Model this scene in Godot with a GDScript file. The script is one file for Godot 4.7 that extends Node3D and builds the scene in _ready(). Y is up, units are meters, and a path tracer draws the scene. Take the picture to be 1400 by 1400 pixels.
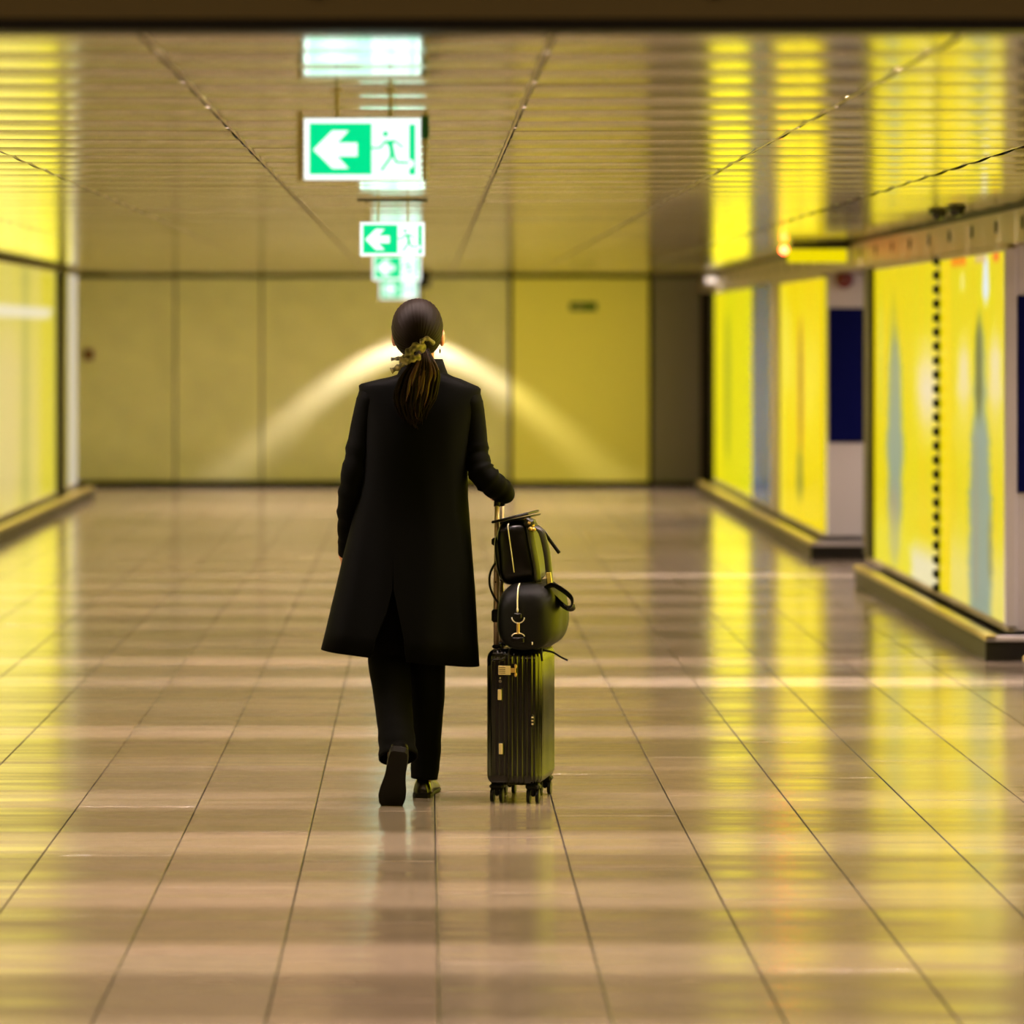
extends Node3D
# An underground passage seen from the hall before it: a woman in a long black coat walks away with a suitcase.
# x right, y up, the passage runs towards -z. Everything is built in metres from a camera 1.585 m above the floor.

const FOCAL := 5200.0         # focal length in pixels of the 1400 x 1400 frame
const AXIS := Vector2(581, 458)   # where the optical axis meets the frame
const EYE := 1.585
const CEIL := 2.222           # underside of the passage ceiling
const RIGHT := 2.87           # face of the right light boxes
const LEFT := -3.35           # face of the left light boxes
const FAR_WALL := 39.6
const SLOT := 14.0             # energy of a narrow ceiling light slot
const FILL := 11.5            # energy of a shallow slot, added for even fill

var M := {}
var count := {}
var rng := RandomNumberGenerator.new()


func _ready() -> void:
	rng.seed = 7
	camera_and_light()
	materials()
	build_floor()
	build_ceiling()
	build_walls()
	build_far_wall()
	build_boxes()
	build_signs()
	build_fixtures()
	build_suitcase()
	build_bags()
	build_person()


# ---------------------------------------------------------------- camera, sky, lamps
func camera_and_light() -> void:
	var cam := Camera3D.new()
	cam.name = "camera"
	add_child(cam)
	var lens := CameraAttributesPhysical.new()
	lens.frustum_focal_length = 85.0
	lens.frustum_focus_distance = 12.95
	lens.frustum_near = 0.1
	lens.frustum_far = 100.0
	lens.exposure_aperture = 1.5
	cam.attributes = lens
	cam.position = Vector3(0, EYE, 0)
	var near := 0.1
	cam.set_frustum(near * 1400.0 / FOCAL, Vector2((700 - AXIS.x) / FOCAL, (AXIS.y - 700) / FOCAL) * near, near, 100.0)
	cam.current = true
	var e := Environment.new()
	e.background_mode = Environment.BG_COLOR
	e.background_color = Color.BLACK
	e.tonemap_mode = Environment.TONE_MAPPER_LINEAR
	e.tonemap_exposure = 1.0
	e.sdfgi_enabled = true
	e.ssao_enabled = true
	e.ssil_enabled = true
	var w := WorldEnvironment.new()
	w.name = "world"
	w.environment = e
	add_child(w)
	# light from the ceiling panels of the hall, of the side corridor and from the lit boxes
	for x in [-1.6, 1.6]:
		area("hall_light", Vector3(x, 3.33, -3.2), Vector3.DOWN, Vector2(1.2, 4.0), Color(1.0, 0.82, 0.62), 10.0)
	area("side_light", Vector3(5.3, 2.17, -26.05), Vector3.DOWN, Vector2(1.2, 1.2), Color(1.0, 0.92, 0.9), 12.0)
	area("side_light", Vector3(5.3, 2.17, -17.75), Vector3.DOWN, Vector2(1.2, 0.6), Color(1.0, 0.92, 0.9), 11.0)


func area(called: String, at: Vector3, towards: Vector3, size: Vector2, color: Color, energy: float) -> void:
	var l := AreaLight3D.new()
	l.name = called
	l.area_size = size
	l.light_color = color
	l.light_energy = energy
	l.area_range = 60.0
	l.area_attenuation = 2.0
	l.shadow_enabled = true
	add_child(l, true)
	var up := Vector3.UP if absf(towards.y) < 0.9 else Vector3.RIGHT if size.x < 0 else Vector3.BACK
	l.look_at_from_position(at, at + towards, up)


# ---------------------------------------------------------------- naming
func tag(o: Node, label := "", category := "", group := "", kind := "") -> Node:
	if label: o.set_meta("label", label)
	if category: o.set_meta("category", category)
	if group: o.set_meta("group", group)
	if kind: o.set_meta("kind", kind)
	return o


func numbered(called: String) -> String:
	var n: int = count.get(called, 0)
	count[called] = n + 1
	return called if n == 0 else "%s_%03d" % [called, n]


func base(called: String, at: Vector3, label := "", category := "", group := "", kind := "") -> Node3D:
	var o := Node3D.new()
	o.name = numbered(called)
	o.position = at
	add_child(o)
	tag(o, label, category, group, kind)
	return o


func put(called: String, mesh, m: Material, parent: Node = null) -> MeshInstance3D:
	var o := MeshInstance3D.new()
	if mesh is SurfaceTool:
		mesh.generate_normals()
		mesh = mesh.commit()
	o.mesh = mesh
	o.material_override = m
	if parent:
		o.name = called
		parent.add_child(o, true)
	else:
		o.name = numbered(called)
		add_child(o)
	return o


# ---------------------------------------------------------------- shapes
func begin() -> SurfaceTool:
	var st := SurfaceTool.new()
	st.begin(Mesh.PRIMITIVE_TRIANGLES)
	st.set_smooth_group(-1)
	return st


func tri(st: SurfaceTool, a: Vector3, b: Vector3, c: Vector3, out: Vector3) -> void:
	if (b - a).cross(c - a).dot(out) > 0:
		var t := b
		b = c
		c = t
	st.add_vertex(a)
	st.add_vertex(b)
	st.add_vertex(c)


func quad(st: SurfaceTool, a: Vector3, b: Vector3, c: Vector3, d: Vector3, out: Vector3) -> void:
	tri(st, a, b, c, out)
	tri(st, a, c, d, out)


func box(st: SurfaceTool, c: Vector3, s: Vector3, bevel := 0.0, turn := Basis()) -> void:
	st.set_smooth_group(-1)
	var h := s / 2
	var b := minf(bevel, 0.45 * minf(s.x, minf(s.y, s.z)))
	var p := {}
	for x in [-1, 1]:
		for y in [-1, 1]:
			for z in [-1, 1]:
				var k := Vector3(x, y, z)
				p[[x, y, z]] = [c + turn * (k * Vector3(h.x, h.y - b, h.z - b)), c + turn * (k * Vector3(h.x - b, h.y, h.z - b)), c + turn * (k * Vector3(h.x - b, h.y - b, h.z))]
	for i in [-1, 1]:
		quad(st, p[[i, -1, -1]][0], p[[i, 1, -1]][0], p[[i, 1, 1]][0], p[[i, -1, 1]][0], turn * Vector3(i, 0, 0))
		quad(st, p[[-1, i, -1]][1], p[[1, i, -1]][1], p[[1, i, 1]][1], p[[-1, i, 1]][1], turn * Vector3(0, i, 0))
		quad(st, p[[-1, -1, i]][2], p[[1, -1, i]][2], p[[1, 1, i]][2], p[[-1, 1, i]][2], turn * Vector3(0, 0, i))
	if b <= 0: return
	for i in [-1, 1]:
		for j in [-1, 1]:
			quad(st, p[[i, j, -1]][0], p[[i, j, 1]][0], p[[i, j, 1]][1], p[[i, j, -1]][1], turn * Vector3(i, j, 0))
			quad(st, p[[i, -1, j]][0], p[[i, 1, j]][0], p[[i, 1, j]][2], p[[i, -1, j]][2], turn * Vector3(i, 0, j))
			quad(st, p[[-1, i, j]][1], p[[1, i, j]][1], p[[1, i, j]][2], p[[-1, i, j]][2], turn * Vector3(0, i, j))
			for k in [-1, 1]:
				tri(st, p[[i, j, k]][0], p[[i, j, k]][1], p[[i, j, k]][2], turn * Vector3(i, j, k))


func boxed(called: String, c: Vector3, s: Vector3, m: Material, parent: Node = null, bevel := 0.0, turn := Basis()) -> MeshInstance3D:
	var st := begin()
	box(st, Vector3.ZERO, s, bevel, turn)
	var o := put(called, st, m, parent)
	o.position = c
	return o


# rows of points joined by quads; the volume they enclose says which side is out
func skin(st: SurfaceTool, rows: Array, closed := true, smooth := true) -> void:
	st.set_smooth_group(0 if smooth else -1)
	var mid := Vector3.ZERO
	var n := 0
	for r in rows:
		for v in r:
			mid += v
			n += 1
	mid /= n
	var vol := 0.0
	for pass_ in 2:
		for i in rows.size() - 1:
			var a: PackedVector3Array = rows[i]
			var b: PackedVector3Array = rows[i + 1]
			for j in a.size() - (0 if closed else 1):
				var k := (j + 1) % a.size()
				if pass_ == 0:
					vol += (a[j] - mid).dot((a[k] - mid).cross(b[j] - mid)) + (a[k] - mid).dot((b[k] - mid).cross(b[j] - mid))
				elif vol > 0:
					for v in [a[j], b[j], a[k], a[k], b[j], b[k]]: st.add_vertex(v)
				else:
					for v in [a[j], a[k], b[j], a[k], b[k], b[j]]: st.add_vertex(v)


# a tube through points; rx across, rz in depth, both may be lists
func tube(st: SurfaceTool, pts: Array, rx, rz = null, sides := 12, caps := true, side := Vector3.RIGHT, hem := 0.0) -> void:
	var rows := []
	var last := pts.size() - 1
	for i in pts.size():
		var t: Vector3 = (pts[mini(i + 1, last)] - pts[maxi(i - 1, 0)]).normalized()
		var s := (side - t * side.dot(t)).normalized()
		var f := t.cross(s)
		var a: float = rx[i] if rx is Array else rx
		var b: float = a if rz == null else (rz[i] if rz is Array else rz)
		var row := PackedVector3Array()
		for k in sides:
			var q := TAU * k / sides
			var cs := cos(q)
			var sn := sin(q)
			row.append(pts[i] + s * (a * cs) + f * (b * sn))
		if i == 0 and caps:
			rows.append(collapsed(row, pts[0]))
		rows.append(row)
		if i == last and hem > 0.0:   # the cloth turns in at the hem
			var inner := PackedVector3Array()
			var deep := PackedVector3Array()
			for v in row:
				inner.append(pts[i] + (v - pts[i]) * 0.93)
				deep.append(pts[i] + (v - pts[i]) * 0.90 - t * hem)
			rows.append(inner)
			rows.append(deep)
			rows.append(collapsed(row, pts[i] - t * hem))
		elif i == last and caps:
			rows.append(collapsed(row, pts[last]))
	skin(st, rows)


func collapsed(row: PackedVector3Array, to: Vector3) -> PackedVector3Array:
	var r := PackedVector3Array()
	r.resize(row.size())
	r.fill(to)
	return r


func cylinder(st: SurfaceTool, a: Vector3, b: Vector3, ra: float, rb: float, sides := 16) -> void:
	st.set_smooth_group(-1)
	var t := (b - a).normalized()
	var s := t.cross(Vector3.UP if absf(t.y) < 0.9 else Vector3.RIGHT).normalized()
	var f := t.cross(s)
	var row := [PackedVector3Array(), PackedVector3Array()]
	for k in sides:
		var q := TAU * k / sides
		var d := s * cos(q) + f * sin(q)
		row[0].append(a + d * ra)
		row[1].append(b + d * rb)
	skin(st, row)
	skin(st, [collapsed(row[0], a - t * 0.0001), row[0]], true, false)
	skin(st, [row[1], collapsed(row[1], b + t * 0.0001)], true, false)


func ball(st: SurfaceTool, c: Vector3, r: Vector3, turn := Basis(), n := 12) -> void:
	var rows := []
	for i in n + 1:
		var a := PI * i / n
		var row := PackedVector3Array()
		for k in n * 2:
			var q := PI * k / n
			row.append(c + turn * (r * Vector3(sin(a) * cos(q), cos(a), sin(a) * sin(q))))
		rows.append(row)
	skin(st, rows)


# a panel with texture coordinates; a top left, b top right, c bottom right, d bottom left as one looks at it
func picture(called: String, a: Vector3, b: Vector3, c: Vector3, d: Vector3, m: Material, parent: Node, back := 0.01) -> MeshInstance3D:
	var st := begin()
	var n := (b - a).cross(d - a).normalized()
	st.set_normal(-n)
	var uv := [Vector2(0, 0), Vector2(1, 0), Vector2(1, 1), Vector2(0, 0), Vector2(1, 1), Vector2(0, 1)]
	var v := [a, b, c, a, c, d]
	for i in 6:
		st.set_uv(uv[i])
		st.add_vertex(v[i])
	var o := n * back
	st.set_uv(Vector2(0.01, 0.01))
	quad(st, a, b, b + o, a + o, a - d)
	quad(st, c, d, d + o, c + o, d - a)
	quad(st, a, d, d + o, a + o, a - b)
	quad(st, b, c, c + o, b + o, b - a)
	quad(st, a + o, b + o, c + o, d + o, n)
	return put(called, st, m, parent)


# ---------------------------------------------------------------- materials
func mat(called: String, color: Color, rough := 0.6, metal := 0.0, spec := 0.5) -> StandardMaterial3D:
	var m := StandardMaterial3D.new()
	m.resource_name = called
	m.albedo_color = color
	m.roughness = rough
	m.metallic = metal
	m.metallic_specular = spec
	M[called] = m
	return m


func glow(called: String, color: Color, energy: float, texture: Texture2D = null) -> StandardMaterial3D:
	var m := mat(called, Color(0.05, 0.05, 0.05), 0.25, 0.0, 0.22)
	m.emission_enabled = true
	m.emission_energy_multiplier = energy
	if texture:
		m.emission_texture = texture
	else:
		m.emission = color
	return m


func noise_texture(freq: float, lo: Color, hi: Color, size := 256, octaves := 4, kind := FastNoiseLite.TYPE_SIMPLEX_SMOOTH) -> ImageTexture:
	var f := FastNoiseLite.new()
	f.seed = 3
	f.noise_type = kind
	f.frequency = freq
	f.fractal_octaves = octaves
	var im := f.get_seamless_image(size, size)
	im.convert(Image.FORMAT_RGB8)
	for y in size:
		for x in size:
			im.set_pixel(x, y, lo.lerp(hi, im.get_pixel(x, y).r))
	return ImageTexture.create_from_image(im)


# slopes of a floor that is flat across and gently wavy along the passage
func ripple_texture() -> ImageTexture:
	var n := 512
	var f := FastNoiseLite.new()
	f.seed = 11
	f.frequency = 1.0
	f.fractal_octaves = 3
	f.fractal_gain = 0.6
	var im := Image.create(n, n, false, Image.FORMAT_RGB8)
	for y in n:
		for x in n:
			# noise on a torus, stretched sixteen to one across the passage
			var a := TAU * x / n
			var b := TAU * y / n
			var s := f.get_noise_3d(2.6 * cos(b), 2.6 * sin(b), 0.32 * cos(a)) + 0.55 * f.get_noise_3d(8.0 * cos(b), 8.0 * sin(b), 0.6 * sin(a) + 9.0)
			var t := f.get_noise_3d(1.5 * cos(b) + 5.0, 1.5 * sin(b), 1.2 * cos(a))
			im.set_pixel(x, y, Color(0.5 + 0.12 * t, clampf(0.5 + 0.9 * s, 0, 1), 1.0))
	return ImageTexture.create_from_image(im)


func materials() -> void:
	# floor tiles: polished grey-brown stoneware
	var speckle := noise_texture(0.16, Color(0.92, 0.92, 0.92), Color(1, 1, 1), 256, 4)
	var ripple := ripple_texture()
	var tones := [Color(0.52, 0.465, 0.395), Color(0.505, 0.455, 0.385), Color(0.53, 0.47, 0.40), Color(0.515, 0.465, 0.40)]
	for i in 4:
		var m := mat("tile_%d" % i, tones[i], 0.17, 0.0, 0.55)
		m.albedo_texture = speckle
		m.normal_enabled = true
		m.normal_texture = ripple
		m.normal_scale = 0.028
		m.uv1_triplanar = true
		m.uv1_world_triplanar = true
		m.uv1_scale = Vector3(0.22, 0.22, 0.22)
	mat("grout", Color(0.16, 0.13, 0.10), 0.9)
	# ceiling: coated metal panels
	var holes := noise_texture(0.4, Color(0.86, 0.86, 0.86), Color(1, 1, 1), 128, 1, FastNoiseLite.TYPE_VALUE)
	for i in 3:
		var m := mat("panel_%d" % i, [Color(0.70, 0.64, 0.54), Color(0.69, 0.63, 0.53), Color(0.71, 0.65, 0.55)][i], 0.13, 0.35, 0.6)
		m.albedo_texture = holes
		m.uv1_triplanar = true
		m.uv1_scale = Vector3(4, 4, 4)
	mat("rail", Color(0.82, 0.77, 0.66), 0.3, 0.5)
	mat("plenum", Color(0.22, 0.20, 0.17), 0.9)
	mat("black", Color(0.012, 0.012, 0.012), 0.5, 0.0, 0.3)
	mat("black_gloss", Color(0.015, 0.015, 0.018), 0.2)
	mat("fascia", Color(0.37, 0.34, 0.20), 0.7)
	var wall := mat("wall", Color(0.97, 0.97, 0.76), 0.45)
	wall.albedo_texture = noise_texture(0.02, Color(0.94, 0.94, 0.94), Color(1, 1, 1), 128, 3)
	wall.uv1_triplanar = true
	wall.uv1_scale = Vector3(0.6, 0.6, 0.6)
	mat("hall", Color(0.66, 0.58, 0.46), 0.8)
	mat("ivory", Color(0.80, 0.74, 0.55), 0.4)
	mat("warm_panel", Color(0.99, 0.98, 0.52), 0.4)
	mat("unlit_wall", Color(0.50, 0.48, 0.44), 0.5)  # grey side wall face, its lack of light put into the colour
	mat("white", Color(0.80, 0.77, 0.76), 0.5)
	mat("header", Color(0.68, 0.63, 0.50), 0.35, 0.2)
	mat("steel", Color(0.55, 0.52, 0.48), 0.3, 0.8)
	mat("dark_steel", Color(0.16, 0.15, 0.13), 0.35, 0.6)
	mat("brass", Color(0.75, 0.68, 0.38), 0.3, 0.35)
	mat("navy", Color(0.0, 0.02, 0.27), 0.6, 0.0, 0.2)
	mat("slate_glass", Color(0.34, 0.50, 0.78), 0.2)
	mat("red", Color(0.42, 0.06, 0.02), 0.4)
	mat("green", Color(0.10, 0.36, 0.08), 0.5)
	glow("lamp_white", Color(1.0, 0.9, 0.82), 1.6)
	glow("lamp_warm", Color(1.0, 0.86, 0.62), 1.2)
	glow("lamp_strip", Color(1.0, 0.86, 0.75), 1.5)
	glow("led_red", Color(1.0, 0.30, 0.16), 30.0)
	glow("lamp_yellow", Color(0.95, 0.86, 0.02), 1.0)
	# the person
	mat("skin", Color(0.72, 0.47, 0.34), 0.5).subsurf_scatter_enabled = true
	M.skin.subsurf_scatter_strength = 0.1
	var weave := noise_texture(0.35, Color(0.7, 0.7, 0.7), Color(1, 1, 1), 128, 2)
	for c in [["coat", Color(0.020, 0.019, 0.019), 0.7], ["trousers", Color(0.04, 0.038, 0.034), 0.85]]:
		var m := mat(c[0], c[1], c[2], 0.0, 0.14)
		m.albedo_texture = weave
		m.uv1_triplanar = true
		m.uv1_scale = Vector3(6, 6, 6)
		m.rim_enabled = true
		m.rim = 0.015
	mat("hair", Color(0.075, 0.043, 0.025), 0.55, 0.0, 0.18)
	mat("hair_lit", Color(0.24, 0.14, 0.06), 0.4, 0.0, 0.4)  # light on the right of the ponytail, put into the colour
	mat("shoe", Color(0.04, 0.035, 0.03), 0.22)
	mat("sole", Color(0.05, 0.036, 0.026), 0.6, 0.0, 0.3)
	var scarf := mat("scarf", Color(1, 1, 1), 0.5)
	scarf.albedo_texture = noise_texture(0.09, Color(0.0, 0.0, 0.0), Color(0.82, 0.76, 0.48), 64, 1)
	scarf.uv1_triplanar = true
	scarf.uv1_scale = Vector3(9, 9, 9)
	# the luggage
	mat("shell", Color(0.010, 0.012, 0.020), 0.10, 0.0, 0.52)
	mat("leather", Color(0.014, 0.012, 0.011), 0.3, 0.0, 0.35)
	mat("canvas", Color(0.012, 0.011, 0.010), 0.55, 0.0, 0.3)
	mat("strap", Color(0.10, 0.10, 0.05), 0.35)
	mat("silver", Color(0.85, 0.82, 0.78), 0.4, 0.4)
	mat("gold", Color(0.80, 0.66, 0.40), 0.35, 0.6)
	mat("tube", Color(0.78, 0.70, 0.58), 0.35, 0.5)
	mat("cream", Color(0.82, 0.74, 0.58), 0.5)


# ---------------------------------------------------------------- floor
func build_floor() -> void:
	var floor_node := boxed("floor", Vector3(1.6, -0.06, -17.8), Vector3(13.0, 0.11, 45.0), M.grout)
	tag(floor_node, "polished grey brown tiled floor running down the passage", "", "", "structure")
	var w := 0.40
	var l := 1.2
	var st := begin()
	box(st, Vector3(0, -0.0045, 0), Vector3(w - 0.005, 0.009, l - 0.004), 0.0012)
	st.generate_normals()
	var tile := st.commit()
	var far := [begin(), begin(), begin(), begin()]
	for col in range(-9, 8):
		var x := 0.0325 + (col + 0.5) * w
		var shift := fposmod(col * 0.55, 1.0) * l
		var z := 7.2 - shift
		while z < 39.8:
			var near := z < 25.0 and z > 7.0
			var c := Vector3(x, rng.randf_range(-0.0004, 0.0002), -(z + l / 2))
			var k := rng.randi_range(0, 3)
			var lean := Basis.from_euler(Vector3(rng.randf_range(-1, 1) * 0.0010, 0, rng.randf_range(-1, 1) * 0.0012))
			# only tiles that the frame shows are separate pieces
			var seen := absf(x - 0.35) < (z + l) * 0.16 + 0.35
			if near and seen:
				var o := put("tile", tile, M["tile_%d" % k], floor_node)
				o.transform = Transform3D(lean, c - floor_node.position)
			else:
				box(far[k], c + Vector3(0, -0.0045, 0) - floor_node.position, Vector3(w - 0.005, 0.009, l - 0.004), 0.0, lean)
			z += l
	# side corridor, hall and the floor between the boxes
	for k in 4:
		var x := 3.2325 + 0.4
		while x < 7.6:
			for j in 8:
				box(far[k], Vector3(x - 0.2, -0.0045, -(8.0 + (j * 4 + k) * 1.0)) - floor_node.position, Vector3(w - 0.005, 0.009, 0.996))
			x += w
	for k in 4:
		for i in 26:
			for j in 4:
				box(far[k], Vector3(-4.7675 + i * w - 0.2, -0.0045, 3.6 - (j * 4 + k + 0.5) * 0.675) - floor_node.position, Vector3(w - 0.005, 0.009, 0.671))
	for k in 4:
		tag(put("tile_field", far[k], M["tile_%d" % k], floor_node), "", "", "", "stuff")


# ---------------------------------------------------------------- ceiling
func build_ceiling() -> void:
	var top := boxed("ceiling", Vector3(-0.2, CEIL + 0.23, -23.9), Vector3(8.2, 0.12, 31.8), M.plenum)
	tag(top, "low ceiling of glossy coated metal panels over the passage", "", "", "structure")
	var rail_x := []
	for k in range(-4, 4):
		rail_x.append(0.27 + 0.868 * k)
	var d := 0.55
	# a panel sags a few millimetres between its ends, so each one mirrors the passage a little bent
	var make := func(st: SurfaceTool, at: Vector3, w: float, sag: float) -> void:
		st.set_smooth_group(0)
		var n := 8
		var rows := []
		for i in n + 1:
			var t := -1.0 + 2.0 * i / n
			var y := -sag * (1.0 - t * t)
			var z := t * (d / 2 - 0.013)
			rows.append([at + Vector3(-w / 2, y, z), at + Vector3(w / 2, y, z)])
		for i in n:
			quad(st, rows[i][0], rows[i][1], rows[i + 1][1], rows[i + 1][0], Vector3.DOWN)
		st.set_smooth_group(-1)
		for i in [0, n]:
			quad(st, rows[i][0], rows[i][1], rows[i][1] + Vector3(0, 0.006, 0), rows[i][0] + Vector3(0, 0.006, 0), Vector3(0, 0, i - 1))
	var shapes := []
	for sag in [0.0052, 0.0064, 0.0046, 0.0070]:
		var st := begin()
		make.call(st, Vector3.ZERO, 0.852, sag)
		st.generate_normals()
		shapes.append(st.commit())
	var rest := [begin(), begin(), begin()]
	var roll := [0.0, 0.003, -0.003, 0.0, 0.004, -0.003, 0.010]   # the rows of panels hang a little askew
	for c in 7:
		var x: float = rail_x[c] + 0.434
		var z := 8.02 + d / 2
		while z < FAR_WALL:
			var at := Vector3(x, CEIL + rng.randf_range(0, 0.0008), -z)
			var k := rng.randi_range(0, 2)
			var seen := z < 25.0 and x > -581.0 / FOCAL * (z + 1) - 0.6 and x < 819.0 / FOCAL * (z + 1) + 0.6
			if seen:
				var o := put("panel", shapes[rng.randi_range(0, 3)], M["panel_%d" % k], top)
				o.transform = Transform3D(Basis.from_euler(Vector3(rng.randf_range(-1, 1) * 0.0018, 0, roll[c] + rng.randf_range(-1, 1) * 0.0015)), at - top.position)
			else:
				make.call(rest[k], at - top.position, 0.852, [0.0052, 0.0064, 0.0046, 0.0070][rng.randi_range(0, 3)])
			z += d
	for k in 3:
		tag(put("panel_field", rest[k], M["panel_%d" % k], top), "", "", "", "stuff")
	for x in rail_x:
		boxed("ceiling_rail", Vector3(x, CEIL + 0.006, -23.8) - top.position, Vector3(0.007, 0.016, 31.6), M.rail, top)
	z_slots(top)
	# left edge panel up to the wall
	boxed("edge_panel", Vector3(-3.4, CEIL + 0.012, -23.8) - top.position, Vector3(0.38, 0.02, 31.6), M.panel_0, top)


func z_slots(top: Node3D) -> void:
	# every joint between two rows holds a lamp strip between black baffles: by turns an added shallow one that
	# fills the floor with even light and a deep one that draws a pale band on it
	var k := 0
	while 8.57 + 0.55 * k < FAR_WALL - 0.6:
		var z := 8.57 + 0.55 * k
		var slot := Node3D.new()
		slot.name = "light_slot"
		slot.position = Vector3(-0.25, CEIL, -z) - top.position
		top.add_child(slot, true)
		var shallow := k % 2 == 1
		var low := 0.011
		var high := 0.037 if shallow else 0.075
		for q in [-1, 1]:
			boxed("baffle", Vector3(0, (low + high) / 2, q * 0.008), Vector3(5.3, high - low, 0.003), M.black, slot)
		boxed("lamp_strip", Vector3(0, high + 0.004, 0), Vector3(5.3, 0.006, 0.016), M.lamp_strip, slot)
		var power := FILL * rng.randf_range(0.8, 1.15) if shallow else SLOT * rng.randf_range(0.3, 1.5)
		area("slot_light", Vector3(-0.25, CEIL + high, -z), Vector3.DOWN, Vector2(5.2, 0.006 if shallow else 0.004), Color(1.0, 0.90, 0.86), power * (1.5 if z > 33.0 else 1.0))
		if not shallow and (absf(z - 17.37) < 0.1 or absf(z - 25.07) < 0.1):   # extra light added to brighten the floor bands before the two gaps
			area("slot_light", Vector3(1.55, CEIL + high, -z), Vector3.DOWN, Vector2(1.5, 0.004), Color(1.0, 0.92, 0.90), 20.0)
		k += 1


# ---------------------------------------------------------------- walls of hall and passage
func build_walls() -> void:
	var fas := boxed("wall_front", Vector3(1.6, CEIL + 0.018 + 0.62, -7.93), Vector3(13.0, 1.24, 0.14), M.fascia)
	tag(fas, "brown bulkhead where the hall ceiling steps down to the passage", "", "", "structure")
	boxed("shadow_trim", Vector3(1.6, CEIL + 0.006, -7.935) - fas.position, Vector3(13.0, 0.026, 0.12), M.black, fas)
	for x in [-0.22, 0.6]:
		var st := begin()
		box(st, Vector3(x, CEIL + 0.103, -7.845) - fas.position, Vector3(0.045, 0.05, 0.03), 0.006)
		cylinder(st, Vector3(x, CEIL + 0.083, -7.84) - fas.position, Vector3(x, CEIL + 0.06, -7.84) - fas.position, 0.012, 0.008, 10)
		put("bracket", st, M.black, fas)
	tag(boxed("wall_left", Vector3(-4.0, 1.2, -23.9), Vector3(0.16, 2.5, 32.0), M.wall), "left passage wall behind the light boxes", "", "", "structure")
	tag(boxed("wall_right", Vector3(7.7, 1.2, -23.9), Vector3(0.16, 2.5, 32.0), M.white), "outer wall of the side corridor on the right", "", "", "structure")
	tag(boxed("ceiling_side", Vector3(5.75, CEIL + 0.13, -23.9), Vector3(3.9, 0.16, 32.0), M.white), "white ceiling of the side corridor", "", "", "structure")
	tag(boxed("wall_side_end", Vector3(5.5, 1.1, -8.1), Vector3(5.2, 2.2, 0.16), M.white), "near end wall of the side corridor", "", "", "structure")
	for x in [-4.95, 8.15]:
		tag(boxed("wall_hall_left" if x < 0 else "wall_hall_right", Vector3(x, 1.7, -2.0), Vector3(0.16, 3.5, 11.9), M.hall), "side wall of the entrance hall", "", "", "structure")
	tag(boxed("wall_hall_corner", Vector3(-4.5, 1.1, -8.0), Vector3(1.0, 2.24, 0.16), M.hall), "hall wall beside the passage mouth on the left", "", "", "structure")
	tag(boxed("wall_back", Vector3(1.6, 1.7, 3.95), Vector3(13.2, 3.5, 0.16), M.hall), "back wall of the entrance hall", "", "", "structure")
	tag(boxed("ceiling_hall", Vector3(1.6, 3.5, -2.0), Vector3(13.2, 0.16, 12.0), M.hall), "higher ceiling of the entrance hall", "", "", "structure")
	for x in [-1.6, 1.6]:
		var o := base("ceiling_lamp", Vector3(x, 3.42, -3.2), "long warm ceiling lamp panel in the entrance hall, %s one" % ("left" if x < 0 else "right"), "lamp", "hall ceiling lamps")
		boxed("housing", Vector3(0, -0.02, 0), Vector3(1.26, 0.06, 4.06), M.steel, o, 0.01)
		boxed("diffuser", Vector3(0, -0.055, 0), Vector3(1.2, 0.02, 4.0), M.lamp_warm, o)
	for z in [-26.05, -17.75]:
		var long := 1.2 if z < -20 else 0.6
		var o := base("corridor_lamp", Vector3(5.3, CEIL + 0.015, z), "white ceiling lamp of the side corridor opposite the %s gap" % ("far" if z < -20 else "near"), "lamp", "side corridor lamps")
		boxed("housing", Vector3(0, -0.02, 0), Vector3(1.26, 0.05, long + 0.06), M.steel, o, 0.008)
		boxed("diffuser", Vector3(0, -0.045, 0), Vector3(1.2, 0.02, long), M.lamp_white, o)


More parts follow.
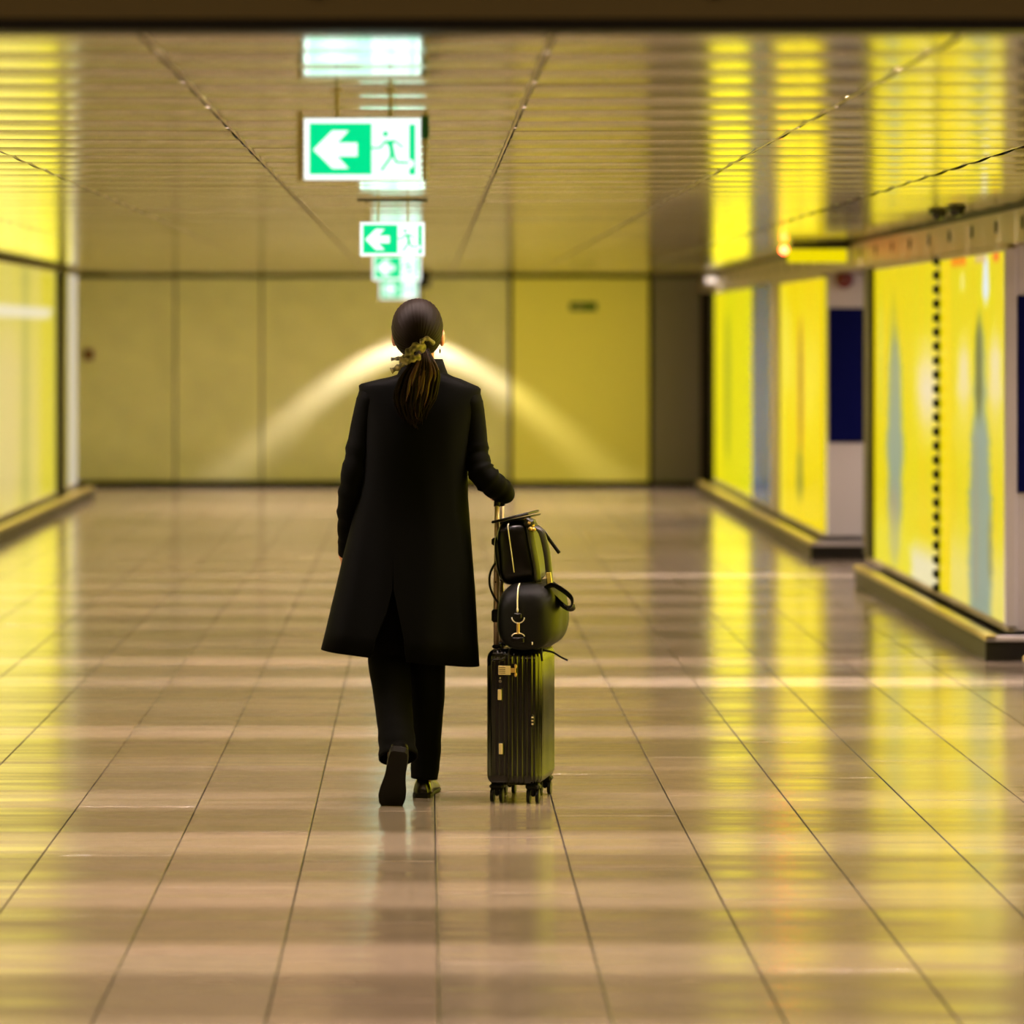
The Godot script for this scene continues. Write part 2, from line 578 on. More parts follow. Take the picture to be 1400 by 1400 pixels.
func build_far_wall() -> void:
	var z := -FAR_WALL
	var wall := boxed("wall_far", Vector3(-0.2, 1.1, z - 0.14), Vector3(8.0, 2.24, 0.2), M.grout)
	tag(wall, "pale panelled wall that closes the passage", "", "", "structure")
	# large pale wall panels with shadow joints, the two at the right stand proud
	var cut := [-3.92, -2.60, -1.70, -0.05, 0.885]
	for i in 4:
		var a: float = cut[i]
		var b: float = cut[i + 1]
		boxed("wall_panel", Vector3((a + b) / 2, 1.13, z - 0.02) - wall.position, Vector3(b - a - 0.02, 2.13, 0.04), M.wall, wall, 0.004)
	boxed("wall_panel", Vector3(1.62, 1.12, z + 0.0) - wall.position, Vector3(1.42, 2.12, 0.12), M.warm_panel, wall, 0.008)
	boxed("wall_panel", Vector3(2.62, 1.1, z - 0.01) - wall.position, Vector3(0.5, 2.2, 0.08), M.unlit_wall, wall, 0.008)  # unlit side wall face, shown as a darker panel
	boxed("upright", Vector3(0.9, 1.11, z + 0.0) - wall.position, Vector3(0.03, 2.2, 0.1), M.dark_steel, wall, 0.004)
	boxed("baseboard", Vector3(-0.2, 0.03, z + 0.03) - wall.position, Vector3(7.9, 0.055, 0.05), M.black, wall, 0.004)
	boxed("shadow_trim", Vector3(-0.2, CEIL - 0.02, z + 0.02) - wall.position, Vector3(7.9, 0.045, 0.05), M.dark_steel, wall)
	var g := base("door_sign", Vector3(1.645, 1.88, z + 0.066), "small green sign high on the yellow panel of the far wall", "sign")
	boxed("plate", Vector3(0, 0, 0.004), Vector3(0.28, 0.085, 0.008), M.green, g, 0.002)
	boxed("arrow", Vector3(-0.05, 0, 0.009), Vector3(0.09, 0.02, 0.003), M.cream, g)
	var r := base("fire_alarm", Vector3(-3.5, 1.38, z + 0.005), "small red fire alarm box at the left end of the far wall", "alarm")
	boxed("box", Vector3(0, 0, 0.03), Vector3(0.09, 0.11, 0.06), M.red, r, 0.01)
	boxed("button", Vector3(0, 0, 0.063), Vector3(0.03, 0.03, 0.006), M.black, r)
	# the downlight that throws the pale arch: a lamp in a can above a round baffle, so that only a cone ring gets out
	var lamp := base("arch_lamp", Vector3(-0.1, CEIL - 0.002, z + 0.77), "round white downlight with a baffle disc under the ceiling before the far wall", "lamp")
	var st := begin()
	var rows := []
	for p in [[0.0, 0.0], [0.152, 0.0], [0.152, -0.15], [0.146, -0.15], [0.146, -0.006], [0.0, -0.006]]:
		var row := PackedVector3Array()
		for k in 64:
			row.append(Vector3(p[0] * cos(TAU * k / 64), p[1], p[0] * sin(TAU * k / 64)))
		rows.append(row)
	skin(st, rows, true, false)
	put("can", st, M.black, lamp)
	st = begin()
	cylinder(st, Vector3(0, -0.143, 0), Vector3(0, -0.15, 0), 0.113, 0.113, 64)
	put("baffle", st, M.black, lamp)
	for k in 3:
		st = begin()
		cylinder(st, Vector3(0.11 * cos(k * 2.094 + 1.2), -0.003, 0.11 * sin(k * 2.094 + 1.2)), Vector3(0.11 * cos(k * 2.094 + 1.2), -0.145, 0.11 * sin(k * 2.094 + 1.2)), 0.002, 0.002, 6)
		put("stay", st, M.steel, lamp)
	st = begin()
	ball(st, Vector3(0, -0.02, 0), Vector3(0.012, 0.012, 0.012))
	put("bulb", st, M.lamp_white, lamp)
	var o := OmniLight3D.new()
	o.name = "arch_light"
	o.position = lamp.position + Vector3(0, -0.02, 0)
	o.light_color = Color(1.0, 0.90, 0.88)
	o.light_energy = 5.5
	o.light_size = 0.012
	o.shadow_enabled = true
	o.omni_range = 60.0
	o.omni_attenuation = 2.0
	add_child(o)


# ---------------------------------------------------------------- light boxes
# blurred shapes on yellow paper: [centre u, half width, top v, bottom v, colour, strength, softness, taper]
func poster(paper: Color, edge: Color, shapes: Array, streak: float) -> ImageTexture:
	var w := 128
	var h := 192
	var f := FastNoiseLite.new()
	f.frequency = 0.07
	f.seed = shapes.size()
	var im := Image.create(w, h, false, Image.FORMAT_RGB8)
	for y in h:
		for x in w:
			var u := (x + 0.5) / w
			var v := (y + 0.5) / h
			var c := paper.lerp(edge, clampf(0.5 + streak * f.get_noise_2d(x, y * 0.04), 0, 1))
			for s in shapes:
				var mid: float = clampf((v - s[2]) / (s[3] - s[2]), 0.0, 1.0)
				var half: float = s[1] * lerpf(1.0, sqrt(sin(PI * clampf(mid, 0.02, 0.98))), s[7]) * (1.0 + 0.25 * f.get_noise_2d(40.0, y * 0.8))
				var soft: float = s[6]
				var k: float = smoothstep(half + soft, half - soft, absf(u - s[0])) * smoothstep(s[2] - soft, s[2] + soft, v) * smoothstep(s[3] + soft, s[3] - soft, v)
				c = c.lerp(s[4], k * s[5])
			im.set_pixel(x, y, c)
	return ImageTexture.create_from_image(im)


# a lit advertising case; side +1 stands on the right, -1 on the left; pictures as [near depth, far depth, material]
func light_box(side: int, d0: float, d1: float, top: float, pictures: Array, label: String, group: String, blue: bool, near_end := 0.06, far_end := 0.06) -> Node3D:
	var face := RIGHT if side > 0 else LEFT
	var o := base("light_box", Vector3(face, 0, -d0), label, "light box", group)
	var deep := 1.3 if side > 0 else 0.52
	var long := d1 - d0
	var low := 0.15
	var X := func(v: float) -> float: return v * side
	boxed("body", Vector3(X.call(0.03 + deep / 2), (0.13 + top) / 2, -long / 2), Vector3(deep, top - 0.13, long), M.white, o, 0.004)
	var mid := (near_end - far_end - long) / 2
	var run := long + near_end + far_end
	boxed("plinth", Vector3(X.call(-0.15 + (deep + 0.15) / 2), 0.05, mid), Vector3(deep + 0.15, 0.1, run), M.dark_steel, o, 0.004)
	boxed("plinth_rail", Vector3(X.call(-0.125), 0.115, mid), Vector3(0.06, 0.03, run + 0.02), M.brass, o, 0.006)
	boxed("bottom_rail", Vector3(X.call(0.01), 0.14, -long / 2), Vector3(0.035, 0.035, long), M.header, o, 0.004)
	boxed("top_rail", Vector3(X.call(0.01), top - 0.015, -long / 2), Vector3(0.035, 0.03, long), M.header, o, 0.004)
	boxed("end_rail", Vector3(X.call(-0.15 + (deep + 0.15) / 2), 0.112, near_end - 0.005), Vector3(deep + 0.15, 0.026, 0.03), M.white, o, 0.004)
	for p in pictures:
		var a: float = d0 - p[0]
		var b: float = d0 - p[1]
		var x: float = X.call(0.0)
		if side > 0:
			picture("poster", Vector3(x, top - 0.03, b), Vector3(x, top - 0.03, a), Vector3(x, low, a), Vector3(x, low, b), p[2], o, 0.03)
		else:
			picture("poster", Vector3(x, top - 0.03, a), Vector3(x, top - 0.03, b), Vector3(x, low, b), Vector3(x, low, a), p[2], o, 0.03)
	if blue:
		boxed("end_panel", Vector3(X.call(0.03 + deep / 2), 1.295, 0.006), Vector3(deep - 0.02, 0.97, 0.014), M.navy, o, 0.003)
	return o


func build_boxes() -> void:
	var paper := Color(0.93, 0.88, 0.0)
	var deep := Color(0.97, 0.85, 0.0)
	var ice := Color(0.54, 0.63, 0.60)
	var snow := Color(0.97, 0.90, 0.78)
	glow("poster_a", paper, 0.86, poster(paper, deep, [
		[0.38, 0.10, 0.24, 0.46, snow, 0.9, 0.09, 0.4], [0.83, 0.10, 0.22, 0.46, snow, 0.9, 0.09, 0.4], [0.62, 0.42, 0.40, 0.62, Color(0.96, 0.88, 0.35), 0.6, 0.14, 0.3], [0.60, 0.55, 0.80, 1.1, Color(0.95, 0.90, 0.62), 0.7, 0.12, 0.2], [0.10, 0.07, 0.0, 1.0, Color(1.0, 0.88, 0), 1.0, 0.03, 0.0],
		[0.62, 0.08, 0.18, 0.60, ice, 0.85, 0.06, 0.9], [0.62, 0.16, 0.46, 1.1, ice, 0.95, 0.06, 0.55], [0.60, 0.045, 0.18, 0.46, Color(0.36, 0.38, 0.20), 0.9, 0.04, 0.8], [0.56, 0.04, 0.5, 0.98, Color(0.62, 0.60, 0.50), 0.6, 0.04, 0.6], [0.76, 0.03, 0.72, 0.9, Color(0.60, 0.56, 0.28), 0.6, 0.03, 0.6],
		[0.70, 0.045, 0.0, 0.14, Color(0.93, 0.97, 1.0), 1.0, 0.03, 0.4], [0.36, 0.04, 0.04, 0.10, Color(0.97, 0.93, 0.6), 0.7, 0.02, 0.3], [0.30, 0.12, 0.0, 0.022, Color(1.0, 0.5, 0.05), 0.95, 0.012, 0.0], [0.62, 0.08, 0.0, 0.022, Color(0.85, 0.72, 0.6), 0.9, 0.012, 0.0], [0.84, 0.04, 0.0, 0.022, Color(1.0, 0.4, 0.2), 0.95, 0.012, 0.0],
		[0.97, 0.03, 0.0, 1.0, Color(0.97, 0.93, 0.55), 0.6, 0.02, 0.0]], 0.8))
	glow("poster_b", paper, 0.86, poster(paper, deep, [
		[0.86, 0.17, 0.27, 0.52, snow, 0.95, 0.13, 0.3], [0.36, 0.13, 0.22, 0.97, ice, 0.95, 0.06, 0.85], [0.34, 0.05, 0.1, 0.45, Color(0.60, 0.62, 0.40), 0.5, 0.06, 0.8], [0.34, 0.08, 0.72, 0.98, Color(0.66, 0.62, 0.48), 0.8, 0.06, 0.4],
		[0.85, 0.25, 0.88, 1.1, Color(0.95, 0.92, 0.82), 0.9, 0.06, 0.0], [0.12, 0.03, 0.1, 0.5, Color(0.84, 0.84, 0.45), 0.6, 0.04, 0.5], [0.30, 0.32, 0.84, 1.1, Color(0.95, 0.92, 0.40), 0.5, 0.08, 0.0]], 0.7))
	glow("poster_c", paper, 0.88, poster(Color(0.97, 0.9, 0.0), Color(0.98, 0.84, 0.0), [
		[0.62, 0.30, 0.2, 0.6, Color(1.0, 0.93, 0.35), 0.5, 0.15, 0.5], [0.52, 0.05, 0.16, 0.72, Color(0.66, 0.40, 0.08), 0.85, 0.05, 0.8], [0.50, 0.06, 0.70, 0.90, Color(0.44, 0.46, 0.20), 0.9, 0.05, 0.5], [0.18, 0.10, 0.1, 0.5, Color(0.98, 0.93, 0.5), 0.5, 0.08, 0.6], [0.06, 0.06, 0.0, 1.0, Color(0.98, 0.92, 0.35), 0.6, 0.05, 0.0]], 0.5))
	glow("poster_d", paper, 0.88, poster(Color(0.88, 0.88, 0.0), Color(0.96, 0.90, 0.05), [
		[0.36, 0.06, 0.12, 0.86, Color(0.60, 0.63, 0.16), 0.8, 0.06, 0.7], [0.15, 0.12, 0.0, 1.0, Color(1.0, 0.93, 0.05), 0.8, 0.08, 0.0]], 0.4))
	glow("poster_e", Color(0.9, 0.85, 0.4), 0.80, poster(Color(0.93, 0.86, 0.50), Color(0.92, 0.86, 0.32), [
		[0.55, 0.30, 0.25, 1.0, Color(0.92, 0.83, 0.56), 0.8, 0.2, 0.4], [0.79, 0.02, 0.0, 1.0, Color(0.74, 0.72, 0.34), 0.8, 0.03, 0.0], [0.94, 0.05, 0.0, 1.0, Color(0.93, 0.86, 0.16), 0.8, 0.06, 0.0], [0.78, 0.19, 0.165, 0.215, Color(1.0, 0.96, 0.86), 0.9, 0.014, 0.0]], 0.5))
	glow("poster_f", paper, 1.0, poster(paper, deep, [[0.3, 0.12, 0.2, 0.9, ice, 0.7, 0.1, 0.8], [0.72, 0.1, 0.25, 0.6, snow, 0.7, 0.1, 0.8]], 0.6))
	glow("poster_strip", Color(0.85, 0.78, 0.02), 0.75)
	glow("white_strip", Color(0.86, 0.82, 0.74), 0.8)

	var a := light_box(1, 18.68, 24.7, 2.03, [[18.72, 21.2, M.poster_a], [21.32, 24.3, M.poster_b]], "near lit yellow poster case on the right with black clips between its two posters", "", true, 0.22, -0.62)
	for i in 24:   # black clips of the joint between the two posters
		boxed("clip", Vector3(-0.012, 0.17 + i * 0.0795, 18.68 - 21.26), Vector3(0.03, 0.045, 0.10), M.black, a, 0.006)
	boxed("joint_strip", Vector3(0.01, 1.08, 18.68 - 21.26), Vector3(0.02, 1.86, 0.09), M.brass, a)
	boxed("upright", Vector3(0.0, 1.09, 18.68 - 24.5), Vector3(0.05, 1.86, 0.36), M.dark_steel, a, 0.006)
	boxed("upright", Vector3(0.005, 1.08, -0.005), Vector3(0.055, 1.86, 0.04), M.white, a, 0.004)
	var b := light_box(1, 27.43, 37.9, 2.03, [[27.5, 30.75, M.poster_c], [33.3, 37.7, M.poster_d]], "far lit yellow poster case on the right with grey glass between its two posters", "", true, 0.62, 0.06)
	boxed("glass_door", Vector3(0.005, 1.09, 27.43 - 32.35), Vector3(0.03, 1.86, 1.8), M.slate_glass, b, 0.004)
	boxed("upright", Vector3(0.0, 1.09, 27.43 - 31.1), Vector3(0.04, 1.86, 0.6), M.header, b, 0.004)
	boxed("upright", Vector3(0.0, 1.09, 27.43 - 37.82), Vector3(0.04, 1.86, 0.14), M.dark_steel, b, 0.004)
	light_box(1, 9.2, 17.2, 2.03, [[9.3, 13.1, M.poster_f], [13.2, 17.1, M.poster_f]], "yellow lit poster case on the right wall, level with the walking woman", "", false)
	var c := light_box(-1, 22.0, 36.7, 2.19, [[22.1, 34.5, M.poster_e], [35.0, 35.75, M.poster_strip], [35.95, 36.6, M.white_strip]], "long cream yellow lit case on the left wall, dark upright near its far end", "", false)
	boxed("upright", Vector3(0.02, 1.16, 22.0 - 34.75), Vector3(0.07, 2.05, 0.45), M.dark_steel, c, 0.006)
	light_box(-1, 9.0, 21.6, 2.19, [[9.1, 21.5, M.poster_e]], "cream yellow lit case on the left wall, level with the walking woman", "", false)

	# light of the lit cases
	var yellow := Color(1.0, 0.94, 0.15)
	area("box_light", Vector3(RIGHT - 0.03, 1.08, -21.5), Vector3.LEFT, Vector2(5.5, 1.8), yellow, 1.2)
	area("box_light", Vector3(RIGHT - 0.03, 1.08, -29.1), Vector3.LEFT, Vector2(3.2, 1.8), yellow, 1.3)
	area("box_light", Vector3(RIGHT - 0.03, 1.08, -35.5), Vector3.LEFT, Vector2(4.2, 1.8), yellow, 3.0)
	area("box_light", Vector3(RIGHT - 0.03, 1.08, -13.2), Vector3.LEFT, Vector2(7.8, 1.8), yellow, 15.0)
	area("box_light", Vector3(LEFT + 0.03, 1.15, -29.0), Vector3.RIGHT, Vector2(13.5, 1.9), Color(1.0, 0.95, 0.25), 7.5)
	area("box_light", Vector3(LEFT + 0.03, 1.15, -15.3), Vector3.RIGHT, Vector2(12.4, 1.9), Color(1.0, 0.93, 0.35), 2.5)

	# fascia between the cases and the ceiling
	var head := boxed("trim_1", Vector3(RIGHT + 0.12, 2.126, -23.9), Vector3(0.24, 0.19, 31.7), M.header, null, 0.004)
	tag(head, "beige fascia with a row of dark spots above the right light boxes", "", "", "structure")
	boxed("shadow_trim", Vector3(-0.125, 0.085, 0), Vector3(0.02, 0.03, 31.7), M.black, head)
	var d := 17.4
	while d < 39.0:
		var st := begin()
		cylinder(st, Vector3(-0.121, 0.0, 23.9 - d), Vector3(-0.128, 0.0, 23.9 - d), 0.035, 0.03, 14)
		put("spot", st, M.dark_steel, head)
		d += 0.85


# ---------------------------------------------------------------- exit signs
func sign_texture() -> ImageTexture:
	var w := 333
	var h := 176
	var im := Image.create(w, h, false, Image.FORMAT_RGB8)
	var white := Color(0.97, 1.0, 0.99)
	var green := Color(0.0, 0.80, 0.50)
	var arrow := PackedVector2Array([Vector2(200, 520), Vector2(385, 338), Vector2(540, 338), Vector2(432, 455), Vector2(622, 455), Vector2(622, 585), Vector2(432, 585), Vector2(540, 702), Vector2(385, 702)])
	var body := PackedVector2Array([Vector2(880, 432), Vector2(985, 428), Vector2(962, 470), Vector2(985, 585), Vector2(930, 590), Vector2(925, 500)])
	var limbs := [[888, 440, 842, 502, 11], [842, 502, 765, 505, 10], [975, 436, 1052, 495, 9], [945, 585, 855, 712, 13], [965, 580, 995, 640, 13], [995, 640, 1105, 645, 11]]
	for y in h:
		for x in w:
			var p := Vector2(115 + 1110.0 * (x + 0.5) / w, 222 + 585.0 * (y + 0.5) / h)
			var c := white
			if p.x > 165 and p.x < 757 and p.y > 270 and p.y < 757:
				c = white if Geometry2D.is_point_in_polygon(p, arrow) else green
			elif p.x > 1114 and p.x < 1176 and p.y > 278 and p.y < 760 and Vector2(1120, 655).distance_to(p) > 42:
				c = green
			elif p.distance_to(Vector2(890, 370)) < 27 or Geometry2D.is_point_in_polygon(p, body):
				c = green
			else:
				for l in limbs:
					if Geometry2D.get_closest_point_to_segment(p, Vector2(l[0], l[1]), Vector2(l[2], l[3])).distance_to(p) < l[4]:
						c = green
			im.set_pixel(x, y, c)
	return ImageTexture.create_from_image(im)


func exit_sign(x: float, d: float, low: float, w: float, label: String, brackets: bool, bar := false) -> void:
	var h := w * 0.527
	var o := base("exit_sign", Vector3(x, low, -d), label, "exit sign", "exit signs along the passage")
	boxed("housing", Vector3(0, h / 2, -0.022), Vector3(w + 0.006, h + 0.006, 0.036), M.ivory, o, 0.006)
	picture("face", Vector3(-w / 2, h, 0.002), Vector3(w / 2, h, 0.002), Vector3(w / 2, 0, 0.002), Vector3(-w / 2, 0, 0.002), M.sign, o, 0.006)
	var up := CEIL - low
	for s in [-0.22, 0.24]:
		var st := begin()
		cylinder(st, Vector3(s * w, h, -0.022), Vector3(s * w, up, -0.022), 0.005, 0.005, 10)
		put("stem", st, M.brass, o)
		if not bar:
			boxed("mount_cap", Vector3(s * w, up - 0.004, -0.022), Vector3(0.03, 0.007, 0.03), M.brass, o, 0.002)
	if bar:
		boxed("mount_plate", Vector3(0.0, up - 0.008, -0.022), Vector3(w * 1.1, 0.014, 0.06), M.dark_steel, o, 0.003)
	if brackets:
		for s in [-1, 1]:
			boxed("side_bar", Vector3(s * (w / 2 + 0.013), h / 2 + 0.01, -0.03), Vector3(0.012, h + 0.025, 0.012), M.brass, o, 0.003)
		boxed("side_tab", Vector3(w / 2 + 0.012, h * 0.86, -0.012), Vector3(0.02, 0.06, 0.01), M.green, o, 0.002)
	area("sign_light", Vector3(x, low + h / 2, -d + 0.02), Vector3.BACK, Vector2(w, h), Color(0.75, 1.0, 0.92), 0.035)


func build_signs() -> void:
	glow("sign", Color.WHITE, 1.35, sign_texture())
	M.sign.roughness = 0.3
	exit_sign((495.5 - 581) / FOCAL * 9.8, 9.8, 1.985, 0.30, "nearest green exit sign with arrow and running figure, largest and sharpest of the four", true)
	exit_sign((536.5 - 581) / FOCAL * 17.7, 17.7, 1.952, 0.30, "second green exit sign, hanging just below and behind the nearest one", false, true)
	exit_sign((542.5 - 581) / FOCAL * 24.0, 24.0, 1.93, 0.305, "third green exit sign, blurred, hanging behind the second one", false)
	exit_sign((545.5 - 581) / FOCAL * 31.0, 31.0, 1.88, 0.31, "farthest green exit sign, blurred, lowest just above the head of the woman", false)


# ---------------------------------------------------------------- small fixtures
func build_fixtures() -> void:
	for p in [[2.6, 19.26, "left one of two dark dome cameras under the ceiling above the near light box"], [2.62, 18.75, "right one of two dark dome cameras under the ceiling above the near light box"]]:
		var o := base("dome_camera", Vector3(p[0], CEIL, -p[1]), p[2], "camera", "dome cameras on the ceiling")
		var st := begin()
		cylinder(st, Vector3(0, 0.002, 0), Vector3(0, -0.02, 0), 0.055, 0.05, 20)
		put("mount", st, M.dark_steel, o)
		st = begin()
		ball(st, Vector3(0, -0.02, 0), Vector3(0.04, 0.036, 0.04))
		put("dome", st, M.black_gloss, o)
	var bell := base("alarm_bell", Vector3(3.02, 1.985, -27.38), "round dark red alarm bell above the far blue panel", "alarm")
	var st := begin()
	ball(st, Vector3(0, 0, 0.0), Vector3(0.065, 0.065, 0.045))
	put("gong", st, M.red, bell)
	st = begin()
	cylinder(st, Vector3(0, 0, 0.04), Vector3(0, 0, 0.052), 0.012, 0.01, 12)
	put("cap", st, M.steel, bell)
	var blade := base("hanging_sign", Vector3(2.64, CEIL, -25.6), "thin yellow lit sign under the ceiling with a red lamp at its end", "sign")
	boxed("top_rail", Vector3(0.02, -0.03, 0), Vector3(0.40, 0.05, 0.07), M.dark_steel, blade, 0.006)
	boxed("lit_panel", Vector3(0.0, -0.105, 0), Vector3(0.40, 0.09, 0.05), M.lamp_yellow, blade, 0.006)
	st = begin()
	ball(st, Vector3(-0.225, -0.065, 0.02), Vector3(0.026, 0.026, 0.026))
	put("warning_lamp", st, M.led_red, blade)
	var e := OmniLight3D.new()
	e.name = "red_light"
	e.position = Vector3(2.64 - 0.225, CEIL - 0.065, -25.52)
	e.light_color = Color(1, 0.12, 0.05)
	e.light_energy = 0.003
	e.light_size = 0.018
	e.shadow_enabled = true
	add_child(e)
	var w := base("wall_lamp", Vector3(2.80, 2.14, -37.2), "small white lamp under the ceiling at the far end of the right light boxes", "lamp")
	boxed("housing", Vector3(0, 0.03, 0), Vector3(0.12, 0.05, 0.12), M.steel, w, 0.008)
	boxed("diffuser", Vector3(0, -0.015, 0), Vector3(0.10, 0.06, 0.10), M.lamp_white, w, 0.015)
	area("wall_lamp_light", Vector3(2.80, 2.09, -37.2), Vector3.DOWN, Vector2(0.1, 0.1), Color(1, 0.92, 0.86), 0.1)


# ---------------------------------------------------------------- luggage
const CASE := Vector3(0.331, 0, -13.02)
const CASE_TURN := -0.192


# outline of the case in plan: points and outward normals of a rounded rectangle, from the seam at x = split round one side
func half_outline(side: int, split: float) -> Array:
	var hx := 0.095
	var hz := 0.17
	var r := 0.055 if side > 0 else 0.032
	var pts := []
	var n := 34
	for i in n + 1:
		pts.append([Vector3(lerpf(split, side * (hx - r), float(i) / n), 0, hz), Vector3.BACK])
	for i in range(1, 24):
		var a := PI / 2 * i / 24
		var d := Vector3(side * sin(a), 0, cos(a))
		pts.append([Vector3(side * (hx - r), 0, hz - r) + d * r, d])
	for i in 81:
		pts.append([Vector3(side * hx, 0, lerpf(hz - r, r - hz, i / 80.0)), Vector3(side, 0, 0)])
	for i in range(1, 24):
		var a := PI / 2 * i / 24
		var d := Vector3(side * cos(a), 0, -sin(a))
		pts.append([Vector3(side * (hx - r), 0, r - hz) + d * r, d])
	for i in n + 1:
		pts.append([Vector3(lerpf(side * (hx - r), split, float(i) / n), 0, -hz), Vector3.FORWARD])
	return pts


func build_suitcase() -> void:
	var o := base("suitcase", CASE, "dark glossy ribbed cabin suitcase standing upright on wheels beside the woman", "suitcase")
	o.rotation.y = CASE_TURN
	var low := 0.06
	var top := 0.522
	for side in [-1, 1]:
		var split := -0.0205 if side < 0 else -0.0135
		var outline := half_outline(side, split)
		var rows := []
		var r := 0.034
		var levels := []
		for i in 7:
			levels.append([low + r * (1 - cos(PI / 2 * i / 6)), r * (1 - sin(PI / 2 * i / 6))])
		levels.append([low + r + 0.01, 0.0])
		levels.append([top - r - 0.01, 0.0])
		for i in 7:
			levels.append([top - r * (1 - sin(PI / 2 * i / 6)), r * (1 - cos(PI / 2 * i / 6))])
		var first := PackedVector3Array()
		for q in outline: first.append(Vector3(split, low, 0))
		rows.append(first)
		for lv in levels:
			var row := PackedVector3Array()
			var run := 0.0
			var was: Vector3 = outline[0][0]
			for q in outline:
				run += was.distance_to(q[0])
				was = q[0]
				# ribs: flat lands between narrow grooves
				var wave := pow(0.5 + 0.5 * cos(TAU * (run - 0.012) / 0.0175), 4.0)
				var strong := 0.0034 if side > 0 else (0.0012 if absf(q[0].z) > 0.16 else 0.003)
				var end := smoothstep(0.0, 0.012, run)
				var v: Vector3 = q[0] - q[1] * (wave * strong * end * (1.0 if lv[1] < 0.02 else 0.3) + lv[1])
				v.y = lv[0]
				if side > 0: v.x = maxf(v.x, split)
				else: v.x = minf(v.x, split)
				row.append(v)
			rows.append(row)
		var end_row := PackedVector3Array()
		for q in outline: end_row.append(Vector3(split, top, 0))
		rows.append(end_row)
		var st := begin()
		skin(st, rows, false)
		put("shell", st, M.shell, o)
	# the metal frame between the shells
	var ring := begin()
	var rows := []
	for x in [-0.0205, -0.0195, -0.0145, -0.0135]:
		var inset := 0.003 if absf(x + 0.017) > 0.003 else 0.0
		var row := PackedVector3Array()
		for c in 4:
			var cy: float = [top - 0.034, low + 0.034, low + 0.034, top - 0.034][c]
			var cz: float = [0.138, 0.138, -0.138, -0.138][c]
			for i in 9:
				var a: float = [0.0, -PI / 2, -PI, -PI * 1.5][c] + PI / 2 - PI / 2 * i / 8.0
				row.append(Vector3(x, cy + sin(a) * (0.0345 - inset), cz + cos(a) * (0.0325 - inset)))
		rows.append(row)
	skin(ring, rows)
	put("frame", ring, M.dark_steel, o)
	var z := 0.171
	for p in [[-0.046, 0.369], [-0.042, 0.186]]:
		var st := begin()
		box(st, Vector3(p[0], p[1], z + 0.001), Vector3(0.019, 0.046, 0.006), 0.002)
		var latch := put("latch", st, M.black_gloss, o)
		boxed("latch_plate", Vector3(p[0], p[1], z + 0.005), Vector3(0.013, 0.036, 0.005), M.cream, latch, 0.0015)
	var lk := begin()
	cylinder(lk, Vector3(-0.045, 0.414, z - 0.002), Vector3(-0.045, 0.414, z + 0.004), 0.0055, 0.0045, 12)
	put("lock", lk, M.steel, o)
	lk = begin()
	cylinder(lk, Vector3(-0.045, 0.425, z - 0.002), Vector3(-0.045, 0.425, z + 0.003), 0.003, 0.0025, 10)
	put("knob", lk, M.silver, o)
	boxed("side_handle", Vector3(-0.052, 0.487, z + 0.004), Vector3(0.045, 0.009, 0.012), M.shell, o, 0.004)
	boxed("side_handle", Vector3(-0.052, 0.505, z - 0.008), Vector3(0.05, 0.009, 0.012), M.shell, o, 0.004)
	var name_tag := boxed("name_tag", Vector3(-0.029, 0.452, z + 0.006), Vector3(0.042, 0.031, 0.004), M.cream, o, 0.0015)
	for i in 4:
		boxed("print_line", Vector3(-0.008, 0.009 - i * 0.006, 0.0022), Vector3(0.022, 0.002, 0.0006), M.dark_steel, name_tag)
	boxed("tag_strap", Vector3(0.0, 0.452, z + 0.005), Vector3(0.02, 0.016, 0.004), M.gold, o, 0.0015)
	for s in [-1, 1]:
		var st := begin()
		ball(st, Vector3(0.009, 0.452 + s * 0.014, z + 0.004), Vector3(0.005, 0.008, 0.004), Basis(), 8)
		put("buckle", st, M.gold, o)
	var badge := begin()
	ball(badge, Vector3(0.066, 0.283, z - 0.001), Vector3(0.0066, 0.022, 0.003), Basis(), 10)
	var plate := put("badge", badge, M.dark_steel, o)
	for k in 3:
		boxed("badge_mark", Vector3(0.066, 0.283 + (k - 1) * 0.011, z + 0.002), Vector3(0.007, 0.005, 0.002), M.cream, plate, 0.0008)
	# four twin castors
	for x in [-0.062, 0.062]:
		for zz in [-0.125, 0.125]:
			boxed("wheel_housing", Vector3(x, 0.055, zz), Vector3(0.05, 0.022, 0.05), M.black, o, 0.008)
			boxed("wheel_fork", Vector3(x, 0.037, zz), Vector3(0.014, 0.03, 0.03), M.black, o, 0.004)
			for q in [-1, 1]:
				var st := begin()
				cylinder(st, Vector3(x + q * 0.010, 0.0236, zz + 0.006), Vector3(x + q * 0.021, 0.0236, zz + 0.006), 0.0236, 0.0236, 20)
				var wheel := put("wheel", st, M.black, o)
				st = begin()
				cylinder(st, Vector3(x + q * 0.0212, 0.0236, zz + 0.006), Vector3(x + q * 0.0222, 0.0236, zz + 0.006), 0.012, 0.010, 14)
				put("hub", st, M.dark_steel, wheel)
	# pull handle
	for zz in [-0.05, 0.05]:
		var st := begin()
		tube(st, [Vector3(-0.080, 0.50, zz), Vector3(-0.080, 0.78, zz)], 0.0092, null, 14)
		var rod := put("handle_rod", st, M.tube, o)
		st = begin()
		tube(st, [Vector3(-0.080, 0.775, zz), Vector3(-0.077, 1.005, zz)], 0.0078, null, 14)
		put("inner_rod", st, M.tube, rod)
		st = begin()
		cylinder(st, Vector3(-0.080, 0.742, zz + 0.0088), Vector3(-0.080, 0.742, zz + 0.0096), 0.003, 0.003, 8)
		put("rivet", st, M.black, rod)
		boxed("handle_socket", Vector3(-0.077, 0.522, zz), Vector3(0.03, 0.012, 0.034), M.black, o, 0.004)
	var grip := begin()
